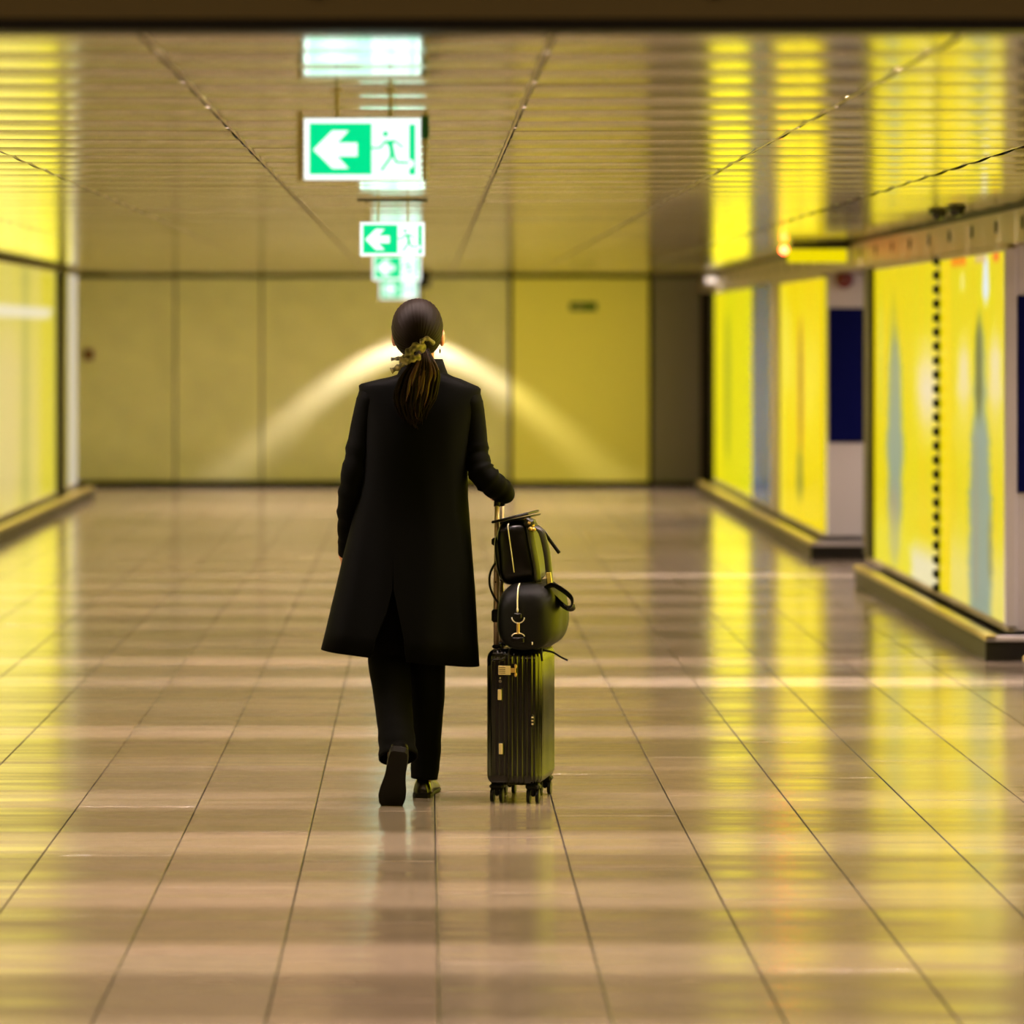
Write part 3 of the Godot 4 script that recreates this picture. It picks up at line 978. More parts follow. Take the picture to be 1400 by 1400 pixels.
	tube(grip, [Vector3(-0.077, 1.0, 0.052), Vector3(-0.0768, 1.016, 0.046), Vector3(-0.0765, 1.022, 0.03), Vector3(-0.0765, 1.022, -0.03), Vector3(-0.0768, 1.016, -0.046), Vector3(-0.077, 1.0, -0.052)], 0.011, 0.011, 12, true)
	put("handle_grip", grip, M.black, o)


# rows along the depth of a soft bag: superellipse cross-sections that shrink into domed ends
func soft_bag(c: Vector3, half: Vector3, power: float, dome: float, turn := Basis(), bulge := 0.0, wrinkle := 0.0, droop := 0.0) -> SurfaceTool:
	var st := begin()
	var rows := []
	var f := FastNoiseLite.new()
	f.frequency = 9.0
	var steps := 22
	for i in steps + 1:
		var t := -1.0 + 2.0 * i / steps
		var z := sin(t * PI / 2) * half.z
		var k := pow(maxf(1.0 - pow(absf(z / half.z), dome), 0.0), 1.0 / dome)
		var row := PackedVector3Array()
		for j in 40:
			var a := TAU * j / 40
			var x := half.x * signf(cos(a)) * pow(absf(cos(a)), 2.0 / power)
			var y := half.y * signf(sin(a)) * pow(absf(sin(a)), 2.0 / power)
			var p := Vector3(x * k * (1.0 - bulge * y / half.y), y * k - droop * smoothstep(0.72, 1.0, z / half.z) * smoothstep(half.y, -half.y, y), z)
			var d := f.get_noise_3d(p.x, p.y, p.z) * wrinkle * (1.0 if absf(t) < 0.99 else 0.0)
			row.append(c + turn * (p + p.normalized() * d))
		rows.append(row)
	skin(st, rows)
	return st


func ribbon(called: String, pts: Array, width: float, m: Material, parent: Node, across := Vector3.BACK, thick := 0.003) -> void:
	var st := begin()
	var smooth := []
	for i in pts.size() - 1:
		for k in 4:
			var p0: Vector3 = pts[maxi(i - 1, 0)]
			var p3: Vector3 = pts[mini(i + 2, pts.size() - 1)]
			smooth.append((pts[i] as Vector3).cubic_interpolate(pts[i + 1], p0, p3, k / 4.0))
	smooth.append(pts[-1])
	tube(st, smooth, width / 2, thick, 10, true, across)
	put(called, st, m, parent)


func build_bags() -> void:
	var turn := Basis(Vector3.UP, CASE_TURN)
	# round-ended travel bag on top of the suitcase
	var o := base("duffel_bag", CASE + Vector3(0, 0.522, 0), "black round ended travel bag with silver zip lying on top of the suitcase", "travel bag")
	o.rotation.y = CASE_TURN
	var c := Vector3(0.042, 0.110, 0.015)
	put("body", soft_bag(c, Vector3(0.107, 0.115, 0.20), 2.8, 4.0, Basis(), 0.05, 0.005, 0.028), M.canvas, o)
	var z := 0.214
	ribbon("zip", [c + Vector3(-0.022, 0.112, 0.150), c + Vector3(-0.021, 0.098, 0.184), c + Vector3(-0.021, 0.06, 0.198), c + Vector3(-0.020, 0.025, 0.201)], 0.0055, M.silver, o, Vector3.RIGHT, 0.003)
	var st := begin()
	ball(st, c + Vector3(-0.020, 0.027, 0.202), Vector3(0.004, 0.009, 0.004), Basis(), 8)
	put("zip_pull", st, M.silver, o)
	for q in [[0.002, 1], [-0.062, -1]]:
		st = begin()
		var arc := []
		for i in 11:
			var a := PI * i / 10.0
			arc.append(c + Vector3(-0.018 + cos(a) * 0.0215, q[0] - q[1] * sin(a) * 0.019 * (1.0 if q[1] > 0 else 0.6), z - 0.015))
		tube(st, arc, 0.0022, null, 8, true, Vector3.BACK)
		put("ring", st, M.silver, o)
	boxed("clasp", c + Vector3(-0.018, -0.034, z - 0.015), Vector3(0.011, 0.036, 0.006), M.gold, o, 0.0025)
	boxed("clasp_bar", c + Vector3(-0.018, -0.052, z - 0.015), Vector3(0.024, 0.004, 0.006), M.gold, o, 0.0015)
	boxed("loop_patch", c + Vector3(-0.018, 0.008, 0.204), Vector3(0.026, 0.018, 0.008), M.leather, o, 0.003)
	boxed("loop_patch", c + Vector3(-0.018, -0.074, 0.202), Vector3(0.042, 0.018, 0.010), M.leather, o, 0.003)
	boxed("rivet", c + Vector3(0.030, -0.085, 0.198), Vector3(0.004, 0.010, 0.006), M.silver, o, 0.001)
	# band round the pull handle, shoulder strap and a loose end
	st = begin()
	box(st, Vector3(-0.076, 0.105, 0.0), Vector3(0.036, 0.044, 0.135), 0.006)
	put("handle_band", st, M.canvas, o)
	ribbon("shoulder_strap", [c + Vector3(0.06, 0.095, 0.10), c + Vector3(0.088, 0.105, 0.11), c + Vector3(0.125, 0.088, 0.12), c + Vector3(0.152, 0.062, 0.12), c + Vector3(0.150, 0.035, 0.12), c + Vector3(0.125, 0.034, 0.10), c + Vector3(0.09, 0.06, 0.08)], 0.05, M.canvas, o, Vector3(0.25, 0.35, 0.9), 0.004)
	ribbon("loose_strap", [c + Vector3(0.055, -0.112, 0.14), c + Vector3(0.09, -0.118, 0.14), c + Vector3(0.12, -0.135, 0.14), c + Vector3(0.142, -0.145, 0.14)], 0.012, M.canvas, o, Vector3(0, 0.5, 0.9), 0.003)
	ribbon("loose_strap", [c + Vector3(0.055, -0.105, 0.16), c + Vector3(0.058, -0.125, 0.178), c + Vector3(0.06, -0.145, 0.176)], 0.008, M.canvas, o, Vector3(1, 0, 0), 0.003)

	# smaller leather bag on top of that
	var b := base("leather_handbag", CASE + Vector3(-0.002, 0.735, 0), "small black leather handbag with gold fittings leaning on the pull handle, topmost of the luggage", "handbag")
	b.rotation.y = CASE_TURN
	var lean := Basis(Vector3.BACK, 0.13)
	var h := Vector3(0.0, 0.108, 0.0)
	put("body", soft_bag(h, Vector3(0.068, 0.108, 0.13), 4.5, 5.0, lean, 0.10, 0.003), M.leather, b)
	put("gusset", soft_bag(h + lean * Vector3(-0.052, -0.01, 0.01), Vector3(0.026, 0.085, 0.105), 3.0, 4.0, lean, 0.0, 0.002), M.leather, b)
	var at := func(x: float, y: float, zz: float) -> Vector3: return h + lean * Vector3(x, y, zz)
	boxed("flap", at.call(-0.004, 0.122, 0.0), Vector3(0.132, 0.009, 0.225), M.leather, b, 0.003, Basis(Vector3.BACK, 0.24))
	boxed("flap_lining", at.call(0.012, 0.113, 0.0), Vector3(0.11, 0.005, 0.215), M.leather, b, 0.002, Basis(Vector3.BACK, 0.20))
	ribbon("zip", [at.call(-0.012, 0.104, 0.10), at.call(-0.012, 0.095, 0.127), at.call(-0.011, 0.05, 0.132), at.call(-0.010, 0.0, 0.133), at.call(-0.010, -0.062, 0.132)], 0.004, M.silver, b, Vector3.RIGHT, 0.002)
	for p in [[0.052, 0.110, 0.11], [0.062, 0.098, 0.12], [0.070, 0.088, 0.115], [0.074, 0.074, 0.12], [0.064, 0.078, 0.125]]:
		st = begin()
		ball(st, at.call(p[0], p[1], p[2]), Vector3(0.008, 0.007, 0.007), Basis(), 7)
		put("fitting", st, M.gold, b)
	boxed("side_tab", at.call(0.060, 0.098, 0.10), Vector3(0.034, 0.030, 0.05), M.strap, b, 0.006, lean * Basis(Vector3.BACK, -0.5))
	ribbon("lit_side", [at.call(0.060, 0.085, 0.118), at.call(0.064, 0.03, 0.128), at.call(0.068, -0.04, 0.128), at.call(0.066, -0.105, 0.122)], 0.024, M.strap, b, Vector3(0.85, 0, -0.5), 0.003)  # lit right side of the bag, its light put into a yellowish strip
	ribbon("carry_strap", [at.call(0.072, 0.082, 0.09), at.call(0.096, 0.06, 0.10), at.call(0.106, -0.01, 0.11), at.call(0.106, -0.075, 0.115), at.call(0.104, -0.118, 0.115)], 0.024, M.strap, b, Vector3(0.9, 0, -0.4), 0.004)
	boxed("strap_end", at.call(0.105, -0.098, 0.119), Vector3(0.017, 0.045, 0.008), M.brass, b, 0.002, lean)
	ribbon("hanging_strap", [at.call(0.078, 0.080, 0.06), at.call(0.098, 0.062, 0.07), at.call(0.120, 0.022, 0.07), at.call(0.143, -0.018, 0.07)], 0.013, M.leather, b, Vector3(0.6, 0.35, 0.4), 0.006)
	ribbon("back_strap", [at.call(-0.078, -0.02, 0.06), at.call(-0.104, -0.055, 0.06), at.call(-0.112, -0.10, 0.06), at.call(-0.100, -0.145, 0.06), at.call(-0.084, -0.168, 0.06)], 0.014, M.leather, b, Vector3(0.3, 0, 0.9), 0.004)
	st = begin()
	box(st, Vector3(-0.077, 0.145, 0.0), Vector3(0.030, 0.026, 0.13), 0.005)
	put("handle_band", st, M.leather, b)


# ---------------------------------------------------------------- the walking woman
# a point of the figure measured on the plane 13 m away, dz nearer to the camera
func fig(x: float, y: float, dz := 0.0) -> Vector3:
	var d := 13.0 - dz
	return Vector3((x - AXIS.x) * d / FOCAL, EYE + (AXIS.y - y) * d / FOCAL, dz)


# smooth union of tapered capsules [a, b, ra, rb] and ellipsoids [centre, radii]
func field(p: Vector3, bones: Array, k: float) -> float:
	var d := 1e3
	for b in bones:
		var e: float
		if b.size() == 2:
			var q: Vector3 = (p - b[0]) / b[1]
			var g: Vector3 = q / b[1]
			var l := q.length()
			e = (l - 1.0) * l / maxf(g.length(), 1e-5) if l > 0.02 else -0.02
		else:
			var ab: Vector3 = b[1] - b[0]
			var t := clampf((p - b[0]).dot(ab) / ab.length_squared(), 0.0, 1.0)
			e = p.distance_to(b[0] + ab * t) - lerpf(b[2], b[3], t)
		var h := maxf(k - absf(d - e), 0.0) / k
		d = minf(d, e) - h * h * k * 0.25
	return d


func surface_net(st: SurfaceTool, bones: Array, k: float, cell: float, lo: Vector3, hi: Vector3) -> void:
	st.set_smooth_group(0)
	var val := {}
	var at := {}
	var big := cell * 4.0
	var n := Vector3i(((hi - lo) / big).ceil())
	for bx in n.x:
		for by in n.y:
			for bz in n.z:
				if absf(field(lo + Vector3(bx + 0.5, by + 0.5, bz + 0.5) * big, bones, k)) > big * 0.95: continue
				for i in 5:
					for j in 5:
						for l in 5:
							var q := Vector3i(bx * 4 + i, by * 4 + j, bz * 4 + l)
							if not val.has(q): val[q] = field(lo + Vector3(q) * cell, bones, k)
	var corner := []
	for i in 8: corner.append(Vector3i(i & 1, (i >> 1) & 1, i >> 2))
	var edges := [[0, 1], [2, 3], [4, 5], [6, 7], [0, 2], [1, 3], [4, 6], [5, 7], [0, 4], [1, 5], [2, 6], [3, 7]]
	for q in val:
		var v := []
		var whole := true
		for c in corner:
			if not val.has(q + c):
				whole = false
				break
			v.append(val[q + c])
		if not whole: continue
		var sum := Vector3.ZERO
		var hits := 0
		for e in edges:
			var a: float = v[e[0]]
			var b: float = v[e[1]]
			if (a < 0) != (b < 0):
				sum += Vector3(corner[e[0]]).lerp(Vector3(corner[e[1]]), a / (a - b))
				hits += 1
		if hits: at[q] = lo + (Vector3(q) + sum / hits) * cell
	for q in val:
		for axis in 3:
			var step := Vector3i.ZERO
			step[axis] = 1
			if not val.has(q + step): continue
			var a: float = val[q]
			var b: float = val[q + step]
			if (a < 0) == (b < 0): continue
			var u := Vector3i.ZERO
			var w := Vector3i.ZERO
			u[(axis + 1) % 3] = 1
			w[(axis + 2) % 3] = 1
			if at.has(q) and at.has(q - u) and at.has(q - w) and at.has(q - u - w):
				quad(st, at[q], at[q - u], at[q - u - w], at[q - w], Vector3(step) * (1.0 if a < 0 else -1.0))


func build_person() -> void:
	var o := base("person", Vector3(0, 0, -13), "woman walking away in a long black coat, brown ponytail tied with a scarf", "person")
	# --- body: one skin under the clothes
	var st := begin()
	var head := [[fig(571, 447, -0.02), Vector3(0.076, 0.098, 0.092)], [fig(571, 474, -0.055), Vector3(0.056, 0.058, 0.064)], [fig(571, 492, -0.075), Vector3(0.026, 0.02, 0.026)],
		[fig(571, 455, -0.112), fig(571, 467, -0.130), 0.011, 0.014], [fig(559, 452, -0.102), Vector3(0.022, 0.008, 0.012)], [fig(583, 452, -0.102), Vector3(0.022, 0.008, 0.012)],
		[fig(571, 479, -0.118), Vector3(0.022, 0.009, 0.010)], [fig(604.5, 462, -0.012), Vector3(0.009, 0.031, 0.019)], [fig(539, 462, -0.012), Vector3(0.009, 0.031, 0.019)],
		[fig(572, 480, -0.01), fig(572, 522, 0.0), 0.050, 0.060], [fig(552, 534, 0.0), fig(596, 534, 0.0), 0.035, 0.035]]
	surface_net(st, head, 0.022, 0.006, Vector3(-0.20, 1.38, -0.20), Vector3(0.13, 1.74, 0.14))
	var trunk := [[fig(532, 556, 0), fig(612, 556, 0), 0.05, 0.05], [fig(571, 560, 0), fig(568, 690, 0), 0.095, 0.085], [fig(556, 760, 0), fig(584, 760, 0), 0.095, 0.095],
		[fig(532, 790, 0), fig(535, 925, 0.04), 0.062, 0.048], [fig(535, 925, 0.04), fig(543, 1036, 0.20), 0.046, 0.030], [fig(543, 1036, 0.20), fig(541, 1058, 0.185), 0.022, 0.018],
		[fig(583, 790, -0.02), fig(584, 930, -0.04), 0.062, 0.046], [fig(584, 930, -0.04), fig(580, 1070, -0.06), 0.044, 0.023], [fig(579, 1078, -0.07), fig(581, 1086, -0.14), 0.016, 0.010],
		[fig(508, 545, 0), fig(484, 650, 0.03), 0.036, 0.032], [fig(484, 650, 0.03), fig(472, 748, -0.10), 0.030, 0.022],
		[fig(642, 548, 0), fig(657, 645, 0.03), 0.036, 0.032], [fig(657, 645, 0.03), fig(694, 673, -0.02), 0.030, 0.023]]
	surface_net(st, trunk, 0.03, 0.014, Vector3(-0.36, -0.02, -0.32), Vector3(0.36, 1.44, 0.34))
	# hands: left hangs half curled, right closes on the grip
	var hand := [[fig(472, 744, -0.095), fig(471, 757, -0.115), 0.021, 0.022], [fig(471, 760, -0.14), fig(472, 778, -0.145), 0.015, 0.014], [fig(471, 760, -0.12), fig(472, 779, -0.123), 0.016, 0.014], [fig(471, 760, -0.10), fig(472, 777, -0.10), 0.015, 0.013]]
	var reach := [17, 20, 18, 13]
	for i in 4:
		var z := -0.155 + i * 0.019
		hand.append([fig(472, 778, z), fig(474, 778 + reach[i] * 0.55, z + 0.002), 0.0092, 0.0085])
		hand.append([fig(474, 778 + reach[i] * 0.55, z + 0.002), fig(479, 778 + reach[i], z + 0.004), 0.0084, 0.0078])
		hand.append([fig(479, 778 + reach[i], z + 0.004), fig(485, 778 + reach[i] + 3, z + 0.006), 0.0078, 0.0068])
	hand.append([fig(472, 762, -0.145), fig(476, 772, -0.172), 0.0115, 0.010])
	hand.append([fig(476, 772, -0.172), fig(480, 783, -0.180), 0.0095, 0.008])
	surface_net(st, hand, 0.008, 0.0045, Vector3(-0.34, 0.70, -0.24), Vector3(-0.20, 0.93, -0.05))
	var grip := [[fig(695, 673, -0.02), fig(690, 676, -0.035), 0.021, 0.020], [fig(691, 674, -0.065), fig(684, 673, -0.065), 0.013, 0.012], [fig(691, 674, -0.04), fig(684, 672.5, -0.04), 0.014, 0.012], [fig(691, 674, -0.015), fig(684, 673, -0.015), 0.013, 0.012]]
	for i in 4:
		var z := -0.073 + i * 0.0195
		grip.append([fig(684, 674, z), fig(676, 673, z), 0.0092, 0.0086])
		grip.append([fig(676, 673, z), fig(672, 679, z), 0.0086, 0.008])
		grip.append([fig(672.5, 678, z), fig(675, 682.5, z), 0.0075, 0.0065])
	grip.append([fig(690, 677, -0.02), fig(688, 683, 0.0), 0.0105, 0.0095])
	grip.append([fig(688, 683, 0.0), fig(681, 685.5, 0.004), 0.0092, 0.008])
	surface_net(st, grip, 0.008, 0.0045, Vector3(0.20, 0.98, -0.12), Vector3(0.32, 1.10, 0.03))
	put("body", st, M.skin, o)
	for x in [559.5, 582.5]:
		st = begin()
		ball(st, fig(x, 457, -0.098), Vector3(0.0115, 0.0115, 0.0115), Basis(), 10)
		var eye := put("eye", st, M.cream, o)
		st = begin()
		ball(st, fig(x, 457, -0.1075), Vector3(0.005, 0.005, 0.003), Basis(), 8)
		put("iris", st, M.dark_steel, eye)
	st = begin()
	ball(st, fig(571, 480, -0.125), Vector3(0.019, 0.006, 0.005), Basis(), 8)
	put("lips", st, M.red, o)
	for q in [[601.5, 480, -0.005]]:
		st = begin()
		ball(st, fig(q[0], q[1], q[2]), Vector3(0.003, 0.008, 0.003), Basis(), 8)
		put("earring", st, M.black_gloss, o)
	build_hair(o)
	build_coat(o)
	build_legs(o)


func build_hair(o: Node3D) -> void:
	var tie := fig(574, 481, 0.088)
	var c := fig(570.5, 449, -0.008)
	var r := Vector3(0.0865, 0.104, 0.101)
	var pole := ((tie - c) / r).normalized()
	var u := pole.cross(Vector3.RIGHT).normalized()
	var v := pole.cross(u)
	var rows := []
	var n := 180
	for i in 26:
		var t := i / 25.0
		var row := PackedVector3Array()
		for k in n:
			var a := TAU * k / n
			var side := u * cos(a) + v * sin(a)
			# hairline: long over the crown, short at the nape
			var reach := lerpf(1.02, 2.05, smoothstep(-0.75, 0.35, side.y))
			var q := 0.02 + t * reach
			var d := pole * cos(q) + side * sin(q)
			var lock := sin(a * 37.0 + 1.3 * sin(a * 5.0)) * 0.6 + sin(a * 61.0 + 2.0) * 0.4
			var lift := 1.0 + 0.010 * lock * smoothstep(0.03, 0.3, t) + (0.02 if t < 0.97 else 0.0)
			row.append(c + d * r * lift)
		rows.append(row)
	var st := begin()
	skin(st, rows)
	var hair := put("hair", st, M.hair, o)
	# ponytail of many locks; those on the lit right are painted lighter
	var lockrng := RandomNumberGenerator.new()
	lockrng.seed = 4
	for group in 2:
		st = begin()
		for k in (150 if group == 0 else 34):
			var a := lockrng.randf() * TAU
			var q := sqrt(lockrng.randf())
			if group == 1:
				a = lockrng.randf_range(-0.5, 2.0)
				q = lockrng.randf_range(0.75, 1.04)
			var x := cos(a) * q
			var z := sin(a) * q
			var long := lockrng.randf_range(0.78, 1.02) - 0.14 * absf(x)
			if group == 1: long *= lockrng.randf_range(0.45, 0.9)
			var wave := lockrng.randf_range(0, TAU)
			var amp := lockrng.randf_range(0.003, 0.008)
			var pts := []
			var wide := []
			for i in 13:
				var t := i / 12.0 * long
				var mid := fig(lerpf(577, 569, smoothstep(0.0, 0.5, t)) + 4.0 * sin(t * 6.0), lerpf(476, 586, t), lerpf(0.095, 0.128, smoothstep(0.0, 0.3, t)))
				var spread := lerpf(0.020, 0.070, smoothstep(0.0, 0.40, t)) * lerpf(1.0, 0.58, smoothstep(0.6, 1.0, t))
				mid += Vector3(x * spread + amp * sin(t * 13.0 + wave) * t, 0, z * spread * 0.42 + amp * cos(t * 11.0 + wave) * t)
				pts.append(mid)
				wide.append(lerpf(0.0042, 0.0058, smoothstep(0.0, 0.4, t)) * lerpf(1.0, 0.2, smoothstep(0.7, 1.0, i / 12.0)))
			tube(st, pts, wide, null, 5)
		put("ponytail" if group == 0 else "lit_lock", st, M.hair if group == 0 else M.hair_lit, hair)
	# scarf: a knot with a ring, two loops and two tails
	st = begin()
	ribbon_into(st, [fig(593, 470, 0.095), fig(585, 463, 0.115), fig(577, 466, 0.118), fig(577, 474, 0.112)], 0.018, 0.006)
	ribbon_into(st, [fig(580, 477, 0.12), fig(570, 474, 0.135), fig(560, 481, 0.132), fig(556, 489, 0.125)], 0.034, 0.010)
	ribbon_into(st, [fig(574, 488, 0.13), fig(566, 490, 0.14), fig(556, 494, 0.138), fig(548, 492, 0.125)], 0.026, 0.008)
	ribbon_into(st, [fig(566, 484, 0.125), fig(554, 487, 0.125), fig(545, 490, 0.115), fig(535, 491, 0.105)], 0.014, 0.005)
	ribbon_into(st, [fig(560, 492, 0.13), fig(551, 497, 0.125), fig(545, 502, 0.118), fig(535, 507, 0.110)], 0.022, 0.006)
	put("scarf_bow", st, M.scarf, o)


func ribbon_into(st: SurfaceTool, pts: Array, width: float, thick: float) -> void:
	var fine := []
	for i in pts.size() - 1:
		for k in 4:
			fine.append((pts[i] as Vector3).cubic_interpolate(pts[i + 1], pts[maxi(i - 1, 0)], pts[mini(i + 2, pts.size() - 1)], k / 4.0))
	fine.append(pts[-1])
	var wide := []
	for i in fine.size(): wide.append(width / 2 * (0.85 + 0.25 * sin(i * 1.7)))
	tube(st, fine, wide, thick, 10, true, Vector3.UP)


func build_coat(o: Node3D) -> void:
	# rings of the coat: left y, right y, left x, right x, depth, centre z
	var rings := [[505, 503, 553, 603, 0.066, -0.006], [511, 509, 545, 610, 0.074, -0.004], [515, 514, 534, 618, 0.080, 0.0], [518, 518, 520, 630, 0.086, 0.0], [521, 523, 508, 641, 0.088, 0.0],
		[524.5, 528.5, 494, 654, 0.090, 0.0], [527, 532, 490.5, 657.5, 0.092, 0.0], [534, 539, 491, 657, 0.096, 0.0], [549, 552, 495, 653, 0.106, 0.0], [565, 567, 497, 649, 0.112, 0.0], [600, 600, 497, 643, 0.120, 0.0], [640, 640, 494, 639.5, 0.122, 0.0],
		[680, 680, 488, 640, 0.128, 0.0], [720, 720, 479, 643, 0.138, 0.004], [760, 760, 469, 646, 0.150, 0.008], [799, 803, 460, 649.5, 0.160, 0.012], [830, 840, 452.5, 651.5, 0.168, 0.016], [860, 876, 445.5, 653.5, 0.174, 0.02], [886, 909, 439, 655.5, 0.178, 0.022]]
	var n := 96
	var outer := []
	var inner := []
	for ring in rings.size():
		var g = rings[ring]
		var cx: float = (g[2] + g[3]) / 2.0
		var w: float = (g[3] - g[2]) / 2.0
		var ym: float = (g[0] + g[1]) / 2.0
		# the vent opens below the middle of the skirt
		var open := smoothstep(797.0, 905.0, ym)
		var vl := lerpf(537.0, 507.0, open) if ym > 797 else 538.0
		var vr := lerpf(538.0, 556.0, pow(open, 0.7)) if ym > 797 else 538.0
		var pw := 2.5
		var fr := acos(clampf(signf((vr - cx) / w) * pow(absf((vr - cx) / w), pw / 2), -1, 1))
		var fl := acos(clampf(signf((vl - cx) / w) * pow(absf((vl - cx) / w), pw / 2), -1, 1))
		var row := PackedVector3Array()
		var lining := PackedVector3Array()
		for k in n + 1:
			var a := lerpf(fr, fl - TAU, float(k) / n)
			var cs := cos(a)
			var sn := sin(a)
			var x := signf(cs) * pow(absf(cs), 2 / pw)
			var z := signf(sn) * pow(absf(sn), 2 / pw)
			var y: float = lerpf(g[0], g[1], (x + 1) / 2)
			var skirt := smoothstep(640.0, 880.0, ym)
			var fold := 1.0 + skirt * (0.05 * sin(a * 5.0 + 0.6) + 0.022 * sin(a * 11.0)) * absf(sn) + 0.010 * sin(a * 9.0 + ym * 0.03) * absf(sn)
			var p := fig(cx + w * x, y, 0.0)
			p.z = g[5] + g[4] * z * fold
			if z < 0 and ym < 560: p.z = g[5] + g[4] * z * 1.1
			row.append(p)
			var thin := Vector3(1.0 - 0.008 / (w / 400.0), 1.0, 1.0 - 0.008 / g[4])
			var mid := fig(cx, y, 0.0)
			mid.z = g[5]
			lining.append(mid + (p - mid) * thin)
		outer.append(row)
		inner.append(lining)
	var all := outer.duplicate()
	inner.reverse()
	all.append_array(inner)
	var st := begin()
	skin(st, all, false)
	# the cut edges of the vent
	st.set_smooth_group(-1)
	inner.reverse()
	for i in rings.size() - 1:
		for k in [0, n]:
			quad(st, outer[i][k], outer[i + 1][k], inner[i + 1][k], inner[i][k], Vector3(1 if k else -1, 0, 0))
	var coat := put("coat", st, M.coat, o)
	# collar
	st = begin()
	var rows := []
	for lv in [[-0.01, 0.0], [0.036, 0.002], [0.041, 0.008], [0.010, 0.018], [-0.020, 0.030]]:
		var row := PackedVector3Array()
		for k in 40:
			var a := TAU * k / 40
			var p := fig(578, 507, -0.004)
			row.append(p + Vector3((0.060 + lv[1]) * cos(a), lv[0] - 0.012 * sin(a) * 0.0 - 0.02 * maxf(-sin(a), 0), (0.058 + lv[1]) * sin(a)))
		rows.append(row)
	skin(st, rows)
	put("collar", st, M.coat, coat)
	# sleeves
	var arms := [
		[[509, 529, 0.0, 10], [507, 534, 0.0, 15.5], [506.5, 546, 0.0, 19.2], [504, 562, 0.0, 20.2], [499.5, 582, 0.005, 20], [493.5, 610, 0.012, 19.5], [486, 645, 0.02, 19], [481, 675, 0.012, 18.5], [478.5, 700, -0.01, 17.5], [477.5, 725, -0.05, 16], [476.5, 745, -0.085, 14.5], [475.5, 757, -0.105, 13.5]],
		[[639, 533, 0.0, 10], [641, 538, 0.0, 15.5], [641.5, 550, 0.0, 19.0], [643.5, 564, 0.0, 19.2], [647.5, 585, 0.008, 17.5], [650.5, 610, 0.016, 16.8], [653, 630, 0.028, 17.2], [658, 645, 0.042, 18.2], [667, 656, 0.045, 18.5], [677, 664.5, 0.03, 17.6], [686, 671, 0.008, 16.6], [690.5, 675.5, -0.018, 14.0], [691.5, 677, -0.030, 11.5]]]
	for arm in arms:
		var pts := []
		var rad := []
		var deep := []
		for i in arm.size() - 1:
			for k in 5:
				var t := k / 5.0
				var a = arm[i]
				var b = arm[i + 1]
				var a0 = arm[maxi(i - 1, 0)]
				var b1 = arm[mini(i + 2, arm.size() - 1)]
				pts.append(fig(a[0], a[1], a[2]).cubic_interpolate(fig(b[0], b[1], b[2]), fig(a0[0], a0[1], a0[2]), fig(b1[0], b1[1], b1[2]), t))
				var s: float = i + t
				var bend := smoothstep(4.0, 5.5, s) * smoothstep(11.0, 8.5, s)
				rad.append(lerpf(a[3], b[3], t) / 400.0 * (1.0 + (0.055 * sin(s * 6.5) + 0.03 * sin(s * 11.0 + 1.0)) * bend))
		var e = arm[-1]
		pts.append(fig(e[0], e[1], e[2]))
		rad.append(e[3] / 400.0)
		for i in rad.size(): deep.append(rad[i] * lerpf(1.5, 1.0, smoothstep(1.0, 4.5, i / 5.0)))
		st = begin()
		tube(st, pts, rad, deep, 28, true, Vector3.RIGHT, 0.03)
		put("sleeve", st, M.coat, coat)

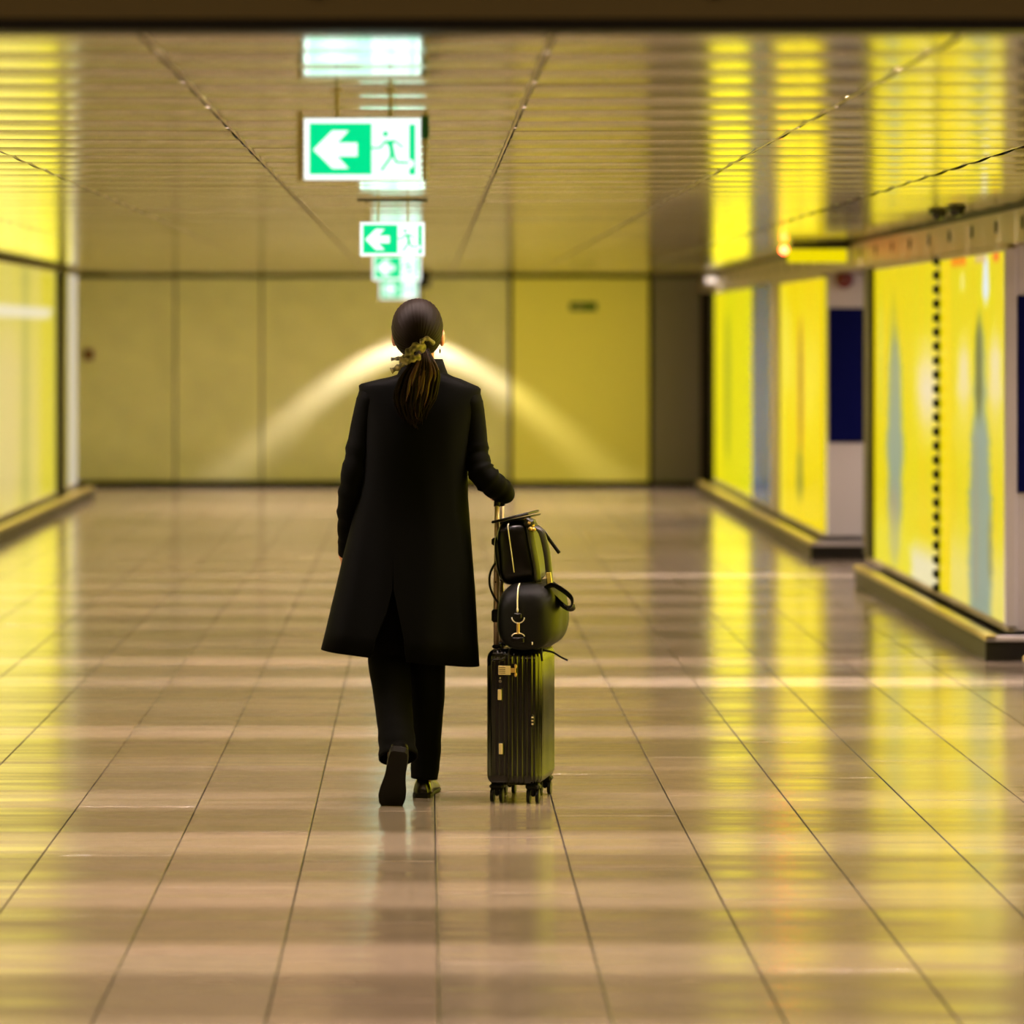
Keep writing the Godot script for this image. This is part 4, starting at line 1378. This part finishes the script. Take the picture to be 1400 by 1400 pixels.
func build_legs(o: Node3D) -> void:
	var legs := [
		[[536, 785, -0.01, 33], [532, 850, 0.01, 30], [532, 905, 0.03, 29], [536.5, 950, 0.085, 26], [540.5, 990, 0.145, 24.5], [543, 1018, 0.185, 25], [544.5, 1036, 0.205, 26.5]],
		[[576, 785, -0.01, 33], [582, 850, -0.02, 28], [583.5, 905, -0.03, 25.5], [584, 950, -0.04, 24.2], [582.5, 1000, -0.05, 21.5], [582, 1035, -0.052, 20.5], [580, 1064, -0.052, 18.5]]]
	for leg in legs:
		var pts := []
		var rad := []
		var deep := []
		for i in leg.size() - 1:
			for k in 5:
				var t := k / 5.0
				pts.append(fig(leg[i][0], leg[i][1], leg[i][2]).lerp(fig(leg[i + 1][0], leg[i + 1][1], leg[i + 1][2]), t))
				var s: float = i + t
				var r: float = lerpf(leg[i][3], leg[i + 1][3], smoothstep(0, 1, t)) / 400.0
				rad.append(r * (1.0 + 0.025 * sin(s * 7.0) * smoothstep(2.5, 5.0, s)))
				deep.append(r * 1.2 * (1.0 + 0.03 * sin(s * 9.0)))
		var e = leg[-1]
		pts.append(fig(e[0], e[1], e[2]))
		rad.append(e[3] / 400.0)
		deep.append(e[3] / 400.0 * 1.25)
		var st := begin()
		tube(st, pts, rad, deep, 32, true, Vector3.RIGHT, 0.03)
		put("trouser_leg", st, M.trousers, o)
	var left := Transform3D(Basis(Vector3.BACK, -0.15) * Basis(Vector3.RIGHT, -1.03), Vector3.ZERO)
	var toe := fig(534, 1101, 0.18)
	toe.y = 0.0
	left.origin = toe - left.basis * Vector3(0, 0.012, -0.235)
	shoe(o, left)
	var right := Transform3D(Basis(Vector3.UP, -0.10), fig(577, 1092, -0.03))
	right.origin.y = 0.0
	shoe(o, right)


# a low leather shoe; heel at the origin, toe at z = -0.25
func shoe(o: Node3D, where: Transform3D) -> void:
	var sections := [[0.012, 0.020, 0.030], [0.006, 0.029, 0.062], [-0.02, 0.033, 0.074], [-0.05, 0.033, 0.078], [-0.085, 0.032, 0.074], [-0.12, 0.035, 0.064], [-0.16, 0.042, 0.052], [-0.195, 0.044, 0.044], [-0.222, 0.039, 0.036], [-0.242, 0.026, 0.026], [-0.25, 0.010, 0.018]]
	var rows := []
	for s in sections:
		var row := PackedVector3Array()
		for k in 20:
			var a := TAU * k / 20
			var y: float = 0.012 + maxf(sin(a), 0.0) * (s[2] - 0.012) if sin(a) > 0 else 0.012
			row.append(Vector3(cos(a) * s[1], y, s[0]))
		rows.append(row)
	rows.insert(0, collapsed(rows[0], Vector3(0, 0.018, 0.013)))
	rows.append(collapsed(rows[0], Vector3(0, 0.014, -0.251)))
	var st := begin()
	skin(st, rows)
	var up := put("shoe", st, M.shoe, o)
	up.transform = where
	for part in 2:
		st = begin()
		var line := []
		for s in sections:
			if part == 0 or s[0] > -0.075: line.append(s)
		var levels := [[0.013, 1.02], [0.008, 1.06], [0.002, 1.04]] if part == 0 else [[0.004, 1.04], [-0.014, 0.98], [-0.016, 0.94]]
		var rings := []
		for lv in levels:
			var row := PackedVector3Array()
			for s in line: row.append(Vector3(s[1] * lv[1], lv[0], s[0] * (1.0 if s[0] < 0 else 1.2)))
			for i in line.size(): row.append(Vector3(-line[-1 - i][1] * lv[1], lv[0], line[-1 - i][0] * (1.0 if line[-1 - i][0] < 0 else 1.2)))
			rings.append(row)
		var mid := Vector3(0, levels[-1][0], line[line.size() / 2][0])
		rings.append(collapsed(rings[0], mid))
		rings.insert(0, collapsed(rings[0], mid + Vector3(0, 0.006, 0)))
		skin(st, rings, true, false)
		put("sole" if part == 0 else "heel", st, M.sole, up)
